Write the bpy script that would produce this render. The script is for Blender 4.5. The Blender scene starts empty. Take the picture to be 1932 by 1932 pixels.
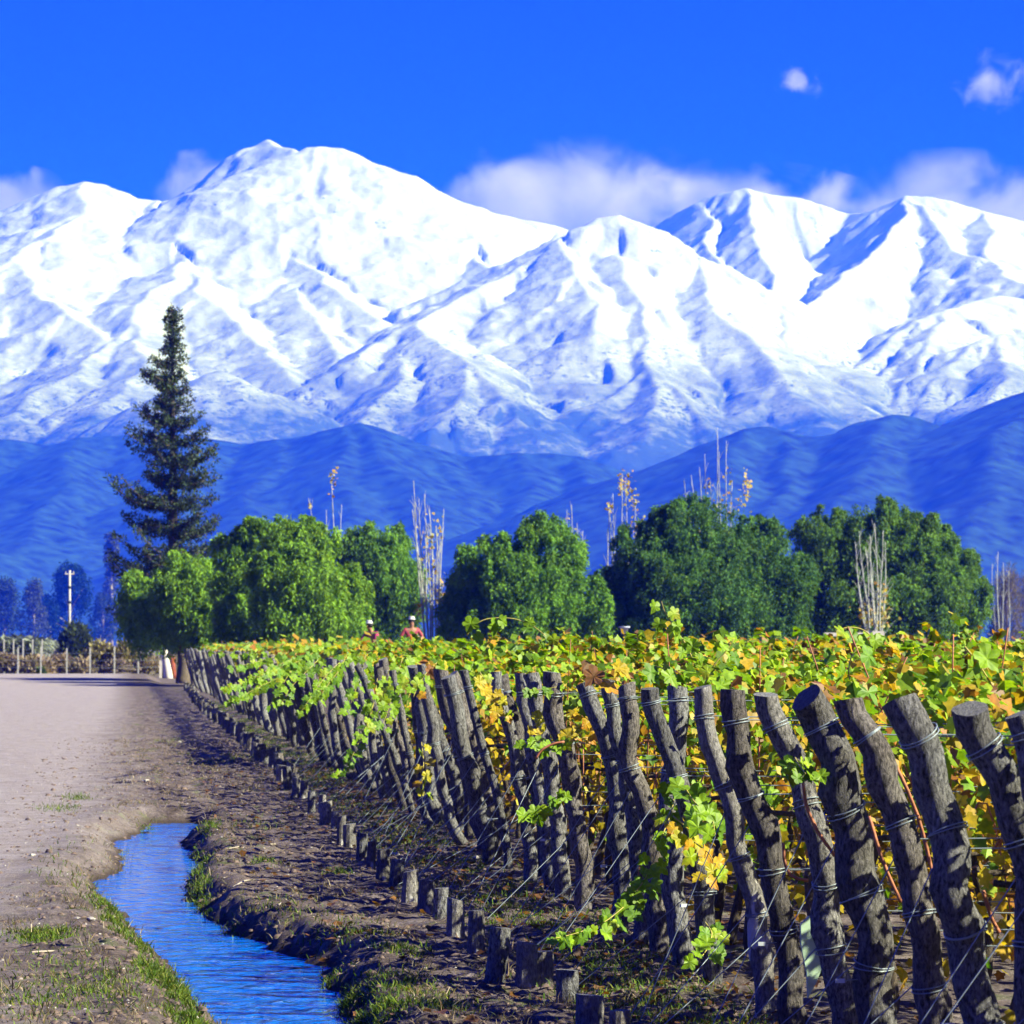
import bpy, math, random
import numpy as np
from mathutils import Vector, Matrix

rng = np.random.default_rng(7)
random.seed(7)
SC = bpy.context.scene
COL = SC.collection
R = math.radians

# ------------------------------------------------------------------ camera
# photograph measured in a 1932 px square; telephoto view, horizon at y = 1216
F, HC, VX, HY = 8000.0, 1.78, 239.0, 1216.0
YAW = math.atan((966 - VX) / F)
PIT = math.atan((HY - 966) / F)
cam = bpy.data.cameras.new("camera")
camo = bpy.data.objects.new("camera", cam)
COL.objects.link(camo)
cam.sensor_width = 36.0
cam.lens = F / 1932 * 36
cam.clip_start, cam.clip_end = 0.5, 90000
camo.location = (0, 0, HC)
camo.rotation_euler = (math.pi / 2 + PIT, 0, -YAW)
cam.dof.use_dof = True
cam.dof.focus_distance = 23
cam.dof.aperture_fstop = 14
SC.camera = camo
CR = np.array(camo.rotation_euler.to_matrix())

# ------------------------------------------------------------------ world, sun, exposure
SUN_EL, SUN_AZ = R(35), R(112)       # azimuth from +Y (view) towards +X (right)
world = bpy.data.worlds.new("World")
SC.world = world
world.use_nodes = True
wn, wl = world.node_tree.nodes, world.node_tree.links
wn.clear()
sky = wn.new("ShaderNodeTexSky")
sky.sky_type = 'NISHITA'
sky.sun_disc = False
sky.sun_elevation, sky.sun_rotation = SUN_EL, SUN_AZ
sky.altitude = 3500
sky.air_density, sky.dust_density, sky.ozone_density = 1.0, 0.0, 4.0
tint = wn.new("ShaderNodeMix")
tint.data_type = 'RGBA'
tint.blend_type = 'MULTIPLY'
tint.inputs[0].default_value = 1.0
tint.inputs[7].default_value = (0.022, 0.050, 1.0, 1)
bg = wn.new("ShaderNodeBackground")
bg.inputs[1].default_value = 0.05
wo = wn.new("ShaderNodeOutputWorld")
wl.new(sky.outputs[0], tint.inputs[6])
wl.new(tint.outputs[2], bg.inputs[0])
wl.new(bg.outputs[0], wo.inputs[0])

sun = bpy.data.lights.new("sun", 'SUN')
sun.energy = 5.0
sun.angle = R(0.53)
sun.color = (1.0, 0.99, 1.42)
suno = bpy.data.objects.new("sun", sun)
COL.objects.link(suno)
SDIR = Vector((math.cos(SUN_EL) * math.sin(SUN_AZ), math.cos(SUN_EL) * math.cos(SUN_AZ), math.sin(SUN_EL)))
suno.rotation_euler = SDIR.to_track_quat('Z', 'Y').to_euler()
suno.location = (40, -20, 60)

SC.view_settings.view_transform = 'Standard'
SC.view_settings.look = 'None'
SC.view_settings.exposure = 1.6
SC.view_settings.gamma = 1.0
SC.view_settings.use_curve_mapping = False
SC.cycles.use_denoising = True
SC.cycles.max_bounces = 6
SC.cycles.diffuse_bounces = 1
SC.cycles.glossy_bounces = 2
SC.cycles.transmission_bounces = 3
SC.cycles.volume_bounces = 0
SC.cycles.transparent_max_bounces = 6
SC.cycles.sample_clamp_indirect = 4.0

# ------------------------------------------------------------------ helpers
def ray(x, y):
    d = np.array([(x - 966) / F, (966 - y) / F, -1.0])
    return CR @ d

def W(x, y, Y):                      # point of the pixel's ray at distance Y along the fence
    d = ray(x, y)
    return np.array([0, 0, HC]) + d * (Y / d[1])

def G(x, y, z=0.0):                  # where the pixel's ray meets height z
    d = ray(x, y)
    return np.array([0, 0, HC]) + d * ((z - HC) / d[2])

def PX(Y):                           # metres per 1932-px pixel at distance Y
    return Y / F

def tag(o, label=None, cat=None, group=None, kind=None):
    if label: o["label"] = label
    if cat: o["category"] = cat
    if group: o["group"] = group
    if kind: o["kind"] = kind
    return o

def link(o, parent=None):
    COL.objects.link(o)
    if parent is not None:
        o.parent = parent
    return o

def empty(name, loc=(0, 0, 0), parent=None):
    o = bpy.data.objects.new(name, None)
    o.location = tuple(float(v) for v in loc)
    o.empty_display_size = 0.2
    return link(o, parent)

def mesh_data(name, V, Fa, mats=(), col=None, smooth=False, midx=None):
    """V (n,3) array; Fa (m,k) array or list of such arrays."""
    me = bpy.data.meshes.new(name)
    V = np.asarray(V, dtype=np.float32)
    if not isinstance(Fa, (list, tuple)):
        Fa = [Fa]
    Fa = [np.asarray(f, dtype=np.int32) for f in Fa if len(f)]
    nl = sum(f.size for f in Fa)
    nf = sum(len(f) for f in Fa)
    me.vertices.add(len(V))
    me.vertices.foreach_set("co", V.ravel())
    me.loops.add(nl)
    me.loops.foreach_set("vertex_index", np.concatenate([f.ravel() for f in Fa]))
    me.polygons.add(nf)
    sizes = np.concatenate([np.full(len(f), f.shape[1], np.int32) for f in Fa])
    starts = np.concatenate([[0], np.cumsum(sizes)[:-1]]).astype(np.int32)
    me.polygons.foreach_set("loop_start", starts)
    if midx is not None:
        me.polygons.foreach_set("material_index", np.asarray(midx, np.int32))
    me.polygons.foreach_set("use_smooth", np.full(nf, smooth))
    for m in mats:
        me.materials.append(m)
    if col is not None:
        ca = me.color_attributes.new("Col", 'FLOAT_COLOR', 'POINT')
        c4 = np.ones((len(V), 4), np.float32)
        c4[:, :3] = col
        ca.data.foreach_set("color", c4.ravel())
    me.update(calc_edges=True)
    return me

def mobj(name, V, Fa, mats=(), parent=None, col=None, smooth=False, midx=None):
    if not isinstance(mats, (list, tuple)):
        mats = (mats,)
    o = bpy.data.objects.new(name, mesh_data(name, V, Fa, mats, col, smooth, midx))
    return link(o, parent)

# --- numpy noise
_perm = rng.permutation(512).astype(np.int64)
_perm = np.concatenate([_perm, _perm])
_ang = rng.random(512) * 2 * np.pi
_gx, _gy = np.cos(_ang), np.sin(_ang)
def perlin(x, y):
    x = np.asarray(x, float); y = np.asarray(y, float)
    xi, yi = np.floor(x).astype(np.int64), np.floor(y).astype(np.int64)
    xf, yf = x - xi, y - yi
    u, v = xf * xf * xf * (xf * (xf * 6 - 15) + 10), yf * yf * yf * (yf * (yf * 6 - 15) + 10)
    def g(ix, iy, dx, dy):
        h = _perm[(_perm[ix & 511] + iy) & 511]
        return _gx[h] * dx + _gy[h] * dy
    a = g(xi, yi, xf, yf); b = g(xi + 1, yi, xf - 1, yf)
    c = g(xi, yi + 1, xf, yf - 1); d = g(xi + 1, yi + 1, xf - 1, yf - 1)
    return (a + (b - a) * u) * (1 - v) + (c + (d - c) * u) * v
def fbm(x, y, o=4, g=0.5):
    s, a, f = 0, 1.0, 1.0
    for i in range(o):
        s = s + a * perlin(x * f + 17.3 * i, y * f - 9.1 * i)
        a *= g; f *= 2.03
    return s
def ridged(x, y, o=4):
    s, a, f = 0, 1.0, 1.0
    for i in range(o):
        s = s + a * (1 - 2 * np.abs(perlin(x * f + 31.7 * i, y * f + 5.2 * i)))
        a *= 0.5; f *= 2.1
    return s / 1.9
def sstep(a, b, x):
    t = np.clip((x - a) / (b - a), 0, 1)
    return t * t * (3 - 2 * t)

def norm(v):
    return v / np.maximum(np.linalg.norm(v, axis=-1, keepdims=True), 1e-9)

def tube(path, rad, n=8, jitter=0.0, cap=True, seed=0):
    """tube along a polyline; returns V, [quads], cap fan triangles"""
    P = np.asarray(path, float); k = len(P)
    r = np.broadcast_to(np.asarray(rad, float), (k,))
    T = norm(np.gradient(P, axis=0))
    ref = np.array([0, 1.0, 0]) if abs(T[0][1]) < 0.9 else np.array([1.0, 0, 0])
    U = norm(np.cross(T, ref)); Vv = np.cross(T, U)
    a = np.linspace(0, 2 * np.pi, n, endpoint=False)
    rr = r[:, None] * np.ones(n)[None]
    if jitter:
        lr = np.random.default_rng(seed)
        ss = np.linspace(0, k * 0.33, k)[:, None] + lr.random() * 90
        rr = rr * (1 + jitter * fbm(ss + 0 * a[None], 1.6 * np.cos(a)[None] + 1.7 * np.sin(a)[None] + 0 * ss, 3)
                   + jitter * 0.5 * lr.standard_normal((k, n)))
    V = P[:, None] + rr[..., None] * (np.cos(a)[None, :, None] * U[:, None] + np.sin(a)[None, :, None] * Vv[:, None])
    V = V.reshape(-1, 3)
    i = np.arange(k - 1)[:, None] * n; j = np.arange(n)[None]; j2 = (j + 1) % n
    Q = np.stack([i + j, i + j2, i + n + j2, i + n + j], -1).reshape(-1, 4)
    tris = np.zeros((0, 3), int)
    if cap:
        V = np.vstack([V, P[0], P[-1]])
        c0, c1 = k * n, k * n + 1
        jj = np.arange(n); jn = (jj + 1) % n
        tris = np.vstack([np.stack([np.full(n, c0), jn, jj], -1), np.stack([np.full(n, c1), (k - 1) * n + jj, (k - 1) * n + jn], -1)])
    return V, Q, tris

class MB:                             # collects several pieces into one mesh
    def __init__(self): self.v, self.q, self.t, self.c, self.n = [], [], [], [], 0
    def add(self, V, Q=None, T=None, col=None):
        V = np.asarray(V, float)
        self.v.append(V)
        if Q is not None and len(Q): self.q.append(np.asarray(Q) + self.n)
        if T is not None and len(T): self.t.append(np.asarray(T) + self.n)
        if col is not None: self.c.append(np.broadcast_to(np.asarray(col, float), (len(V), 3)))
        self.n += len(V)
        return self
    def tube(self, path, rad, n=6, **k):
        V, Q, T = tube(path, rad, n, **k)
        return self.add(V, Q, T)
    def box(self, c, s, rz=0.0):
        c = np.asarray(c, float); s = np.asarray(s, float) / 2
        P = np.array([[x, y, z] for z in (-1, 1) for y in (-1, 1) for x in (-1, 1)], float) * s
        cs, sn = math.cos(rz), math.sin(rz)
        P = np.stack([P[:, 0] * cs - P[:, 1] * sn, P[:, 0] * sn + P[:, 1] * cs, P[:, 2]], -1) + c
        Q = np.array([[0, 2, 3, 1], [4, 5, 7, 6], [0, 1, 5, 4], [2, 6, 7, 3], [0, 4, 6, 2], [1, 3, 7, 5]])
        return self.add(P, Q)
    def build(self, name, mats, parent=None, smooth=False):
        V = np.vstack(self.v)
        fs = []
        if self.q: fs.append(np.vstack(self.q))
        if self.t: fs.append(np.vstack(self.t))
        return mobj(name, V, fs, mats, parent, np.vstack(self.c) if self.c else None, smooth)

def cards(C, U, Vd, tpl, tris, size, fold=0.0):
    """place the flat template (k,2) at centres C with axes U (width) and Vd (length)"""
    C = np.asarray(C); N = len(C)
    size = np.broadcast_to(np.asarray(size, float), (N,))[:, None, None]
    nrm = np.cross(U, Vd)
    tx, ty = tpl[:, 0][None, :, None], tpl[:, 1][None, :, None]
    z = (np.abs(tpl[:, 0]) * 1.0)[None, :, None] * (np.broadcast_to(np.asarray(fold, float), (N,))[:, None, None])
    P = C[:, None] + size * (U[:, None] * tx + Vd[:, None] * ty + nrm[:, None] * z)
    k = len(tpl)
    Fa = (np.asarray(tris)[None] + (np.arange(N) * k)[:, None, None]).reshape(-1, np.asarray(tris).shape[1])
    return P.reshape(-1, 3), Fa

# ------------------------------------------------------------------ materials
def mat(name):
    m = bpy.data.materials.new(name)
    m.use_nodes = True
    nt = m.node_tree
    b = nt.nodes["Principled BSDF"]
    return m, nt.nodes, nt.links, b

def simple(name, col, rough=0.8, spec=0.3, noise=0.0, scale=8.0, metal=0.0, bump=0.0):
    m, n, l, b = mat(name)
    b.inputs["Base Color"].default_value = (*col, 1)
    b.inputs["Roughness"].default_value = rough
    b.inputs["Specular IOR Level"].default_value = spec
    b.inputs["Metallic"].default_value = metal
    if noise or bump:
        tc = n.new("ShaderNodeTexCoord")
        nz = n.new("ShaderNodeTexNoise"); nz.inputs["Scale"].default_value = scale; nz.inputs["Detail"].default_value = 6
        l.new(tc.outputs["Object"], nz.inputs["Vector"])
        if noise:
            rp = n.new("ShaderNodeValToRGB")
            rp.color_ramp.elements[0].position = 0.3; rp.color_ramp.elements[1].position = 0.7
            rp.color_ramp.elements[0].color = (*[c * (1 - noise) for c in col], 1)
            rp.color_ramp.elements[1].color = (*[min(1, c * (1 + noise)) for c in col], 1)
            l.new(nz.outputs["Fac"], rp.inputs[0]); l.new(rp.outputs[0], b.inputs["Base Color"])
        if bump:
            bp = n.new("ShaderNodeBump"); bp.inputs["Strength"].default_value = bump; bp.inputs["Distance"].default_value = 0.02
            l.new(nz.outputs["Fac"], bp.inputs["Height"]); l.new(bp.outputs[0], b.inputs["Normal"])
    return m

def leaf_material(name, transl=0.4, rough=0.45, spec=0.35, gain=1.25, nscale=38.0):
    m, n, l, b = mat(name)
    at = n.new("ShaderNodeAttribute"); at.attribute_name = "Col"
    geo_ = n.new("ShaderNodeNewGeometry")
    nz = n.new("ShaderNodeTexNoise"); nz.inputs["Scale"].default_value = nscale; nz.inputs["Detail"].default_value = 4
    l.new(geo_.outputs["Position"], nz.inputs["Vector"])
    rp = n.new("ShaderNodeValToRGB"); rp.color_ramp.elements[0].position = 0.35; rp.color_ramp.elements[1].position = 0.68
    rp.color_ramp.elements[0].color = (0.62, 0.66, 0.6, 1); rp.color_ramp.elements[1].color = (1.18, 1.1, 1.0, 1)
    l.new(nz.outputs["Fac"], rp.inputs[0])
    vm = n.new("ShaderNodeMix"); vm.data_type = 'RGBA'; vm.blend_type = 'MULTIPLY'; vm.inputs[0].default_value = 1
    l.new(at.outputs["Color"], vm.inputs[6]); l.new(rp.outputs[0], vm.inputs[7])
    l.new(vm.outputs[2], b.inputs["Base Color"])
    b.inputs["Roughness"].default_value = rough
    b.inputs["Specular IOR Level"].default_value = spec
    tr = n.new("ShaderNodeBsdfTranslucent")
    mu = n.new("ShaderNodeMix"); mu.data_type = 'RGBA'; mu.blend_type = 'MULTIPLY'; mu.inputs[0].default_value = 1
    mu.inputs[7].default_value = (gain, gain * 1.05, gain * 0.5, 1)
    l.new(vm.outputs[2], mu.inputs[6]); l.new(mu.outputs[2], tr.inputs["Color"])
    mx = n.new("ShaderNodeMixShader"); mx.inputs[0].default_value = transl
    out = n["Material Output"]
    l.new(b.outputs[0], mx.inputs[1]); l.new(tr.outputs[0], mx.inputs[2]); l.new(mx.outputs[0], out.inputs["Surface"])
    return m

M = {}
M['vine_leaf'] = leaf_material("vine_leaf", 0.42, 0.5, 0.3)
M['tree_leaf'] = leaf_material("tree_leaf", 0.32, 0.7, 0.08, 1.2, 1.2)
M['needle'] = leaf_material("needle", 0.12, 0.6, 0.2, 1.0, 2.0)
M['grass'] = leaf_material("grass", 0.3, 0.6, 0.2, 1.1)

def bark_material(name, dark, light, patch=None, patch_amt=0.5):
    m, n, l, b = mat(name)
    tc = n.new("ShaderNodeTexCoord")
    mp = n.new("ShaderNodeMapping"); mp.inputs["Scale"].default_value = (1, 1, 0.42)
    gm = n.new("ShaderNodeNewGeometry")
    l.new(gm.outputs["Position"], mp.inputs["Vector"])
    oi = n.new("ShaderNodeObjectInfo")
    n1 = n.new("ShaderNodeTexNoise"); n1.inputs["Scale"].default_value = 80; n1.inputs["Detail"].default_value = 8; n1.inputs["Roughness"].default_value = 0.7; n1.inputs["Distortion"].default_value = 0.35
    l.new(mp.outputs[0], n1.inputs["Vector"])
    n2 = n.new("ShaderNodeTexNoise"); n2.inputs["Scale"].default_value = 6; n2.inputs["Detail"].default_value = 5
    l.new(gm.outputs["Position"], n2.inputs["Vector"])
    rp = n.new("ShaderNodeValToRGB")
    e = rp.color_ramp.elements
    e[0].position, e[1].position = 0.37, 0.70
    e[0].color = (*dark, 1); e[1].color = (*light, 1)
    l.new(n1.outputs["Fac"], rp.inputs[0])
    tn = n.new("ShaderNodeMix"); tn.data_type = 'RGBA'; tn.blend_type = 'MULTIPLY'; tn.inputs[0].default_value = 0.75
    r2 = n.new("ShaderNodeValToRGB")
    r2.color_ramp.elements[0].position, r2.color_ramp.elements[1].position = 0.3, 0.7
    r2.color_ramp.elements[0].color = (0.62, 0.55, 0.5, 1); r2.color_ramp.elements[1].color = (1.15, 1.15, 1.18, 1)
    l.new(n2.outputs["Fac"], r2.inputs[0])
    l.new(rp.outputs[0], tn.inputs[6]); l.new(r2.outputs[0], tn.inputs[7])
    ov = n.new("ShaderNodeMapRange"); ov.inputs[3].default_value = 0.72; ov.inputs[4].default_value = 1.25
    l.new(oi.outputs["Random"], ov.inputs[0])
    om = n.new("ShaderNodeMix"); om.data_type = 'RGBA'; om.blend_type = 'MULTIPLY'; om.inputs[0].default_value = 1
    l.new(tn.outputs[2], om.inputs[6]); l.new(ov.outputs[0], om.inputs[7])
    src = om.outputs[2]
    if patch:
        n3 = n.new("ShaderNodeTexNoise"); n3.inputs["Scale"].default_value = 2.6; n3.inputs["Detail"].default_value = 4
        mp3 = n.new("ShaderNodeMapping"); mp3.inputs["Scale"].default_value = (1.6, 1.6, 0.7); mp3.inputs["Location"].default_value = (3.1, 1.7, 0.4)
        l.new(tc.outputs["Object"], mp3.inputs["Vector"]); l.new(mp3.outputs[0], n3.inputs["Vector"])
        r3 = n.new("ShaderNodeValToRGB")
        r3.color_ramp.elements[0].position = patch_amt; r3.color_ramp.elements[1].position = patch_amt + 0.02
        l.new(n3.outputs["Fac"], r3.inputs[0])
        mx = n.new("ShaderNodeMix"); mx.data_type = 'RGBA'
        mx.inputs[7].default_value = (*patch, 1)
        l.new(r3.outputs[0], mx.inputs[0]); l.new(src, mx.inputs[6])
        src = mx.outputs[2]
    l.new(src, b.inputs["Base Color"])
    b.inputs["Roughness"].default_value = 0.85
    b.inputs["Specular IOR Level"].default_value = 0.25
    bp = n.new("ShaderNodeBump"); bp.inputs["Strength"].default_value = 1.0; bp.inputs["Distance"].default_value = 0.022
    l.new(n1.outputs["Fac"], bp.inputs["Height"]); l.new(bp.outputs[0], b.inputs["Normal"])
    return m
M['bark'] = bark_material("weathered_bark", (0.022, 0.022, 0.024), (0.30, 0.305, 0.32))
M['bark_brown'] = bark_material("brown_bark", (0.018, 0.016, 0.016), (0.25, 0.23, 0.225))
M['bark_patch'] = bark_material("peeling_bark", (0.020, 0.020, 0.021), (0.29, 0.285, 0.285), (0.48, 0.37, 0.32), 0.62)
M['bark_pale'] = bark_material("pale_bark", (0.10, 0.098, 0.098), (0.42, 0.41, 0.41), (0.56, 0.55, 0.54), 0.50)
M['stump_pale'] = bark_material("pale_stump", (0.07, 0.067, 0.066), (0.30, 0.29, 0.285), (0.42, 0.41, 0.40), 0.60)
M['cut_wood'] = bark_material("cut_wood", (0.11, 0.115, 0.12), (0.27, 0.275, 0.28))
M['trunk'] = bark_material("trunk_bark", (0.05, 0.04, 0.03), (0.17, 0.14, 0.11))
M['cane'] = simple("red_cane", (0.32, 0.12, 0.06), 0.6, 0.3, 0.35, 30)
M['green_cane'] = simple("green_cane", (0.30, 0.26, 0.06), 0.6, 0.3, 0.3, 30)
M['wire'] = simple("galvanised_wire", (0.19, 0.23, 0.26), 0.5, 0.5, metal=0.3)
M['clip'] = simple("zinc_clip", (0.42, 0.46, 0.48), 0.4, 0.5)
M['white_paint'] = simple("white_paint", (0.50, 0.47, 0.43), 0.8, 0.3, 0.15, 6)
M['concrete'] = simple("pale_concrete", (0.36, 0.36, 0.35), 0.85, 0.2, 0.15, 10)
M['stone'] = simple("pale_stone", (0.30, 0.28, 0.265), 0.8, 0.2, 0.2, 30)
M['poplar_stem'] = simple("poplar_stem", (0.36, 0.38, 0.35), 0.8, 0.2, 0.25, 3)
M['grey_twig'] = simple("grey_twig", (0.30, 0.26, 0.22), 0.85, 0.2, 0.2, 3)

# ------------------------------------------------------------------ ground with irrigation ditch
WZ = -0.15
EL = [(432, 1932), (373, 1881), (344, 1827), (282, 1782), (268, 1751), (234, 1723), (217, 1700), (195, 1677), (200, 1660),
      (234, 1649), (249, 1632), (240, 1607), (230, 1590), (268, 1578), (294, 1556)]
ER = [(642, 1932), (634, 1915), (646, 1886), (610, 1866), (614, 1829), (560, 1811), (500, 1795), (505, 1782), (418, 1762), (422, 1750),
      (372, 1730), (377, 1711), (343, 1700), (345, 1669), (357, 1649), (374, 1631), (351, 1620), (356, 1610), (331, 1591), (358, 1579), (374, 1555)]
def edge_world(E):
    P = np.array([G(x, y, WZ) for x, y in E])
    P = P[np.argsort(P[:, 1])]
    return P[:, 1], P[:, 0]
eLy, eLx = edge_world(EL)
eRy, eRx = edge_world(ER)
DEND = max(eLy.max(), eRy.max()) + 0.3
def ditch_L(Y): return np.interp(Y, eLy, eLx)
def ditch_R(Y): return np.interp(Y, eRy, eRx)

def ground_h(X, Y):
    X = np.asarray(X, float); Y = np.asarray(Y, float)
    near = 1 - sstep(90, 200, Y)
    verge = sstep(-0.55, 0.1, X + 0.25 * perlin(Y * 0.35, 3.3) + 0.7 * (1 - sstep(27, 42, Y)))          # road -> verge
    h = 0.012 * fbm(X * 2.2, Y * 0.9, 4)
    clod = fbm(X * 3.1 + 40, Y * 2.4, 5, 0.6)
    h = h + verge * (0.042 * clod + 0.032 * np.abs(fbm(X * 9, Y * 5, 3)))
    h = h + 0.016 * fbm(X * 14, Y * 7, 3) * (0.45 + verge)
    h = h + 0.05 * sstep(2.2, 3.0, X) * (1 - sstep(3.6, 4.6, X))
    h = h * near
    h = h + 0.24 * sstep(178, 206, Y) * (1 - sstep(226, 238, Y)) * (1 - sstep(0.9, 1.7, X))      # low road rise, added to thicken the tree shadow band across it
    L, Rr = ditch_L(Y), ditch_R(Y)
    on = 1 - sstep(DEND - 0.25, DEND + 0.35, Y + 0.18 * perlin(X * 4, 7.7))
    wob = 0.07 * fbm(X * 3 + 9, Y * 1.9, 3)
    bl, br = 0.46, 0.30
    dl, dr = L - X + wob, X - Rr + wob
    bankl = sstep(-0.06, bl, dl); bankr = sstep(-0.05, br, dr)
    prof = np.maximum(np.where(dl > -0.06, bankl, 0), np.where(dr > -0.05, bankr, 0))
    mid = (L + Rr) / 2
    bed = WZ - 0.035 - 0.05 * (1 - np.clip(np.abs(X - mid) / np.maximum((Rr - L) / 2, 0.05), 0, 1) ** 2)
    cut = bed * (1 - prof) + 0.075 * prof * (1 - prof) * 4 * fbm(X * 6.5 + 3, Y * 3.2, 5, 0.65)
    lip = 0.03 * np.exp(-((dl - 0.5) / 0.25) ** 2) + 0.02 * np.exp(-((dr - 0.32) / 0.2) ** 2)
    return h * (0.35 + 0.65 * (prof * on + 1 - on)) + on * (cut + lip)

def geo(a, b, n): return np.geomspace(a, b, n)
xs_f = np.arange(-3.0, 3.6, 0.05)
xs = np.concatenate([-geo(3.3, 15000, 26)[::-1], xs_f, geo(4.3, 15000, 26)])
ys = [9.0]
while ys[-1] < 260: ys.append(ys[-1] * 1.0048)
ys = np.concatenate([[-400, -40, -5, 3, 7], np.array(ys), geo(275, 12500, 26)])
XX, YY = np.meshgrid(xs, ys)
ZZ = ground_h(XX, YY)
nx, ny = len(xs), len(ys)
GV = np.stack([XX, YY, ZZ], -1).reshape(-1, 3)
ii = np.arange(ny - 1)[:, None] * nx; jj = np.arange(nx - 1)[None]
GQ = np.stack([ii + jj, ii + jj + 1, ii + nx + jj + 1, ii + nx + jj], -1).reshape(-1, 4)

def ground_material(name):
    m, n, l, b = mat(name)
    geom = n.new("ShaderNodeNewGeometry")
    def noise(scale, det=6, rough=0.6, vec=None):
        z = n.new("ShaderNodeTexNoise"); z.inputs["Scale"].default_value = scale
        z.inputs["Detail"].default_value = det; z.inputs["Roughness"].default_value = rough
        l.new(vec or geom.outputs["Position"], z.inputs["Vector"]); return z.outputs["Fac"]
    def ramp(src, stops):
        r = n.new("ShaderNodeValToRGB"); cr = r.color_ramp
        while len(cr.elements) < len(stops): cr.elements.new(0.5)
        for e, (p, c) in zip(cr.elements, stops): e.position = p; e.color = (*c, 1)
        l.new(src, r.inputs[0]); return r.outputs[0]
    def mix(f, a, c, mode='MIX'):
        x = n.new("ShaderNodeMix"); x.data_type = 'RGBA'; x.blend_type = mode
        if hasattr(f, "links") or not isinstance(f, (int, float)): l.new(f, x.inputs[0])
        else: x.inputs[0].default_value = f
        l.new(a, x.inputs[6]); l.new(c, x.inputs[7]); return x.outputs[2]
    sep = n.new("ShaderNodeSeparateXYZ"); l.new(geom.outputs["Position"], sep.inputs[0])
    # gravel road colour
    road = ramp(noise(2.2, 8, 0.65), [(0.3, (0.235, 0.195, 0.195)), (0.5, (0.30, 0.265, 0.27)), (0.72, (0.34, 0.315, 0.325))])
    grit = ramp(noise(42, 6, 0.75), [(0.36, (0.45, 0.42, 0.40)), (0.48, (0.95, 0.95, 0.95)), (0.62, (1.0, 1.0, 1.0)), (0.72, (1.25, 1.22, 1.2))])
    road = mix(0.8, road, grit, 'MULTIPLY')
    mott = ramp(noise(7.5, 7, 0.7), [(0.34, (0.62, 0.58, 0.56)), (0.5, (0.98, 0.97, 0.96)), (0.7, (1.14, 1.13, 1.12))])
    road = mix(0.75, road, mott, 'MULTIPLY')
    # soil
    soil = ramp(noise(3.0, 10, 0.68), [(0.32, (0.055, 0.041, 0.038)), (0.5, (0.125, 0.098, 0.093)), (0.68, (0.225, 0.190, 0.184))])
    soilg = ramp(noise(26, 8, 0.75), [(0.34, (0.30, 0.26, 0.24)), (0.48, (0.85, 0.85, 0.85)), (0.66, (1.5, 1.45, 1.4))])
    soil = mix(0.85, soil, soilg, 'MULTIPLY')
    green = ramp(noise(1.7, 6, 0.6), [(0.58, (0, 0, 0)), (0.66, (0.6, 0.6, 0.6))])
    gcol = ramp(noise(30, 5, 0.7), [(0.3, (0.045, 0.07, 0.015)), (0.7, (0.15, 0.2, 0.05))])
    soil = mix(green, soil, gcol)
    # verge mask from x with a wavering edge
    ad = n.new("ShaderNodeMath"); ad.operation = 'ADD'
    wv = n.new("ShaderNodeMath"); wv.operation = 'MULTIPLY_ADD'; wv.inputs[1].default_value = 1.6; wv.inputs[2].default_value = -0.8
    l.new(noise(0.9, 5, 0.6), wv.inputs[0])
    l.new(sep.outputs[0], ad.inputs[0]); l.new(wv.outputs[0], ad.inputs[1])
    mr = n.new("ShaderNodeMapRange"); mr.inputs[1].default_value = -0.75; mr.inputs[2].default_value = 0.35
    nr_ = n.new("ShaderNodeMapRange"); nr_.inputs[1].default_value = 42; nr_.inputs[2].default_value = 27; nr_.inputs[4].default_value = 0.75
    l.new(sep.outputs[1], nr_.inputs[0])
    a2 = n.new("ShaderNodeMath"); a2.operation = 'ADD'; l.new(ad.outputs[0], a2.inputs[0]); l.new(nr_.outputs[0], a2.inputs[1])
    l.new(a2.outputs[0], mr.inputs[0])
    colr = mix(mr.outputs[0], road, soil)
    # damp earth near the water level
    dm = n.new("ShaderNodeMapRange"); dm.inputs[1].default_value = WZ + 0.07; dm.inputs[2].default_value = WZ + 0.01
    l.new(sep.outputs[2], dm.inputs[0])
    wet = n.new("ShaderNodeRGB"); wet.outputs[0].default_value = (0.055, 0.04, 0.03, 1)
    colr = mix(dm.outputs[0], colr, wet.outputs[0])
    # far plain: dry scrub
    fr = n.new("ShaderNodeMapRange"); fr.inputs[1].default_value = 234; fr.inputs[2].default_value = 250
    l.new(sep.outputs[1], fr.inputs[0])
    far = ramp(noise(0.012, 6, 0.6), [(0.35, (0.08, 0.075, 0.04)), (0.65, (0.17, 0.14, 0.08))])
    colr = mix(fr.outputs[0], colr, far)
    l.new(colr, b.inputs["Base Color"])
    b.inputs["Roughness"].default_value = 0.92
    b.inputs["Specular IOR Level"].default_value = 0.15
    bp = n.new("ShaderNodeBump"); bp.inputs["Strength"].default_value = 1.0; bp.inputs["Distance"].default_value = 0.035
    l.new(noise(34, 8, 0.75), bp.inputs["Height"]); l.new(bp.outputs[0], b.inputs["Normal"])
    return m
M['ground'] = ground_material("earth")
fc = GV[GQ].mean(1)
isroad = (fc[:, 0] < -0.45 + 0.3 * perlin(fc[:, 1] * 0.4, 1.2)) & (fc[:, 0] > -9) & (fc[:, 1] > 3) & (fc[:, 1] < 212)
def submesh(name, mask):
    q = GQ[mask]; u, inv = np.unique(q, return_inverse=True)
    return mobj(name, GV[u], inv.reshape(-1, 4), M['ground'], smooth=True)
tag(submesh("ground", ~isroad), "bare brown earth verge, ditch banks and vineyard soil reaching to the far plain", kind="structure")
tag(submesh("dirt_road", isroad), "pale gravel farm road beside the water ditch", kind="structure")

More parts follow.
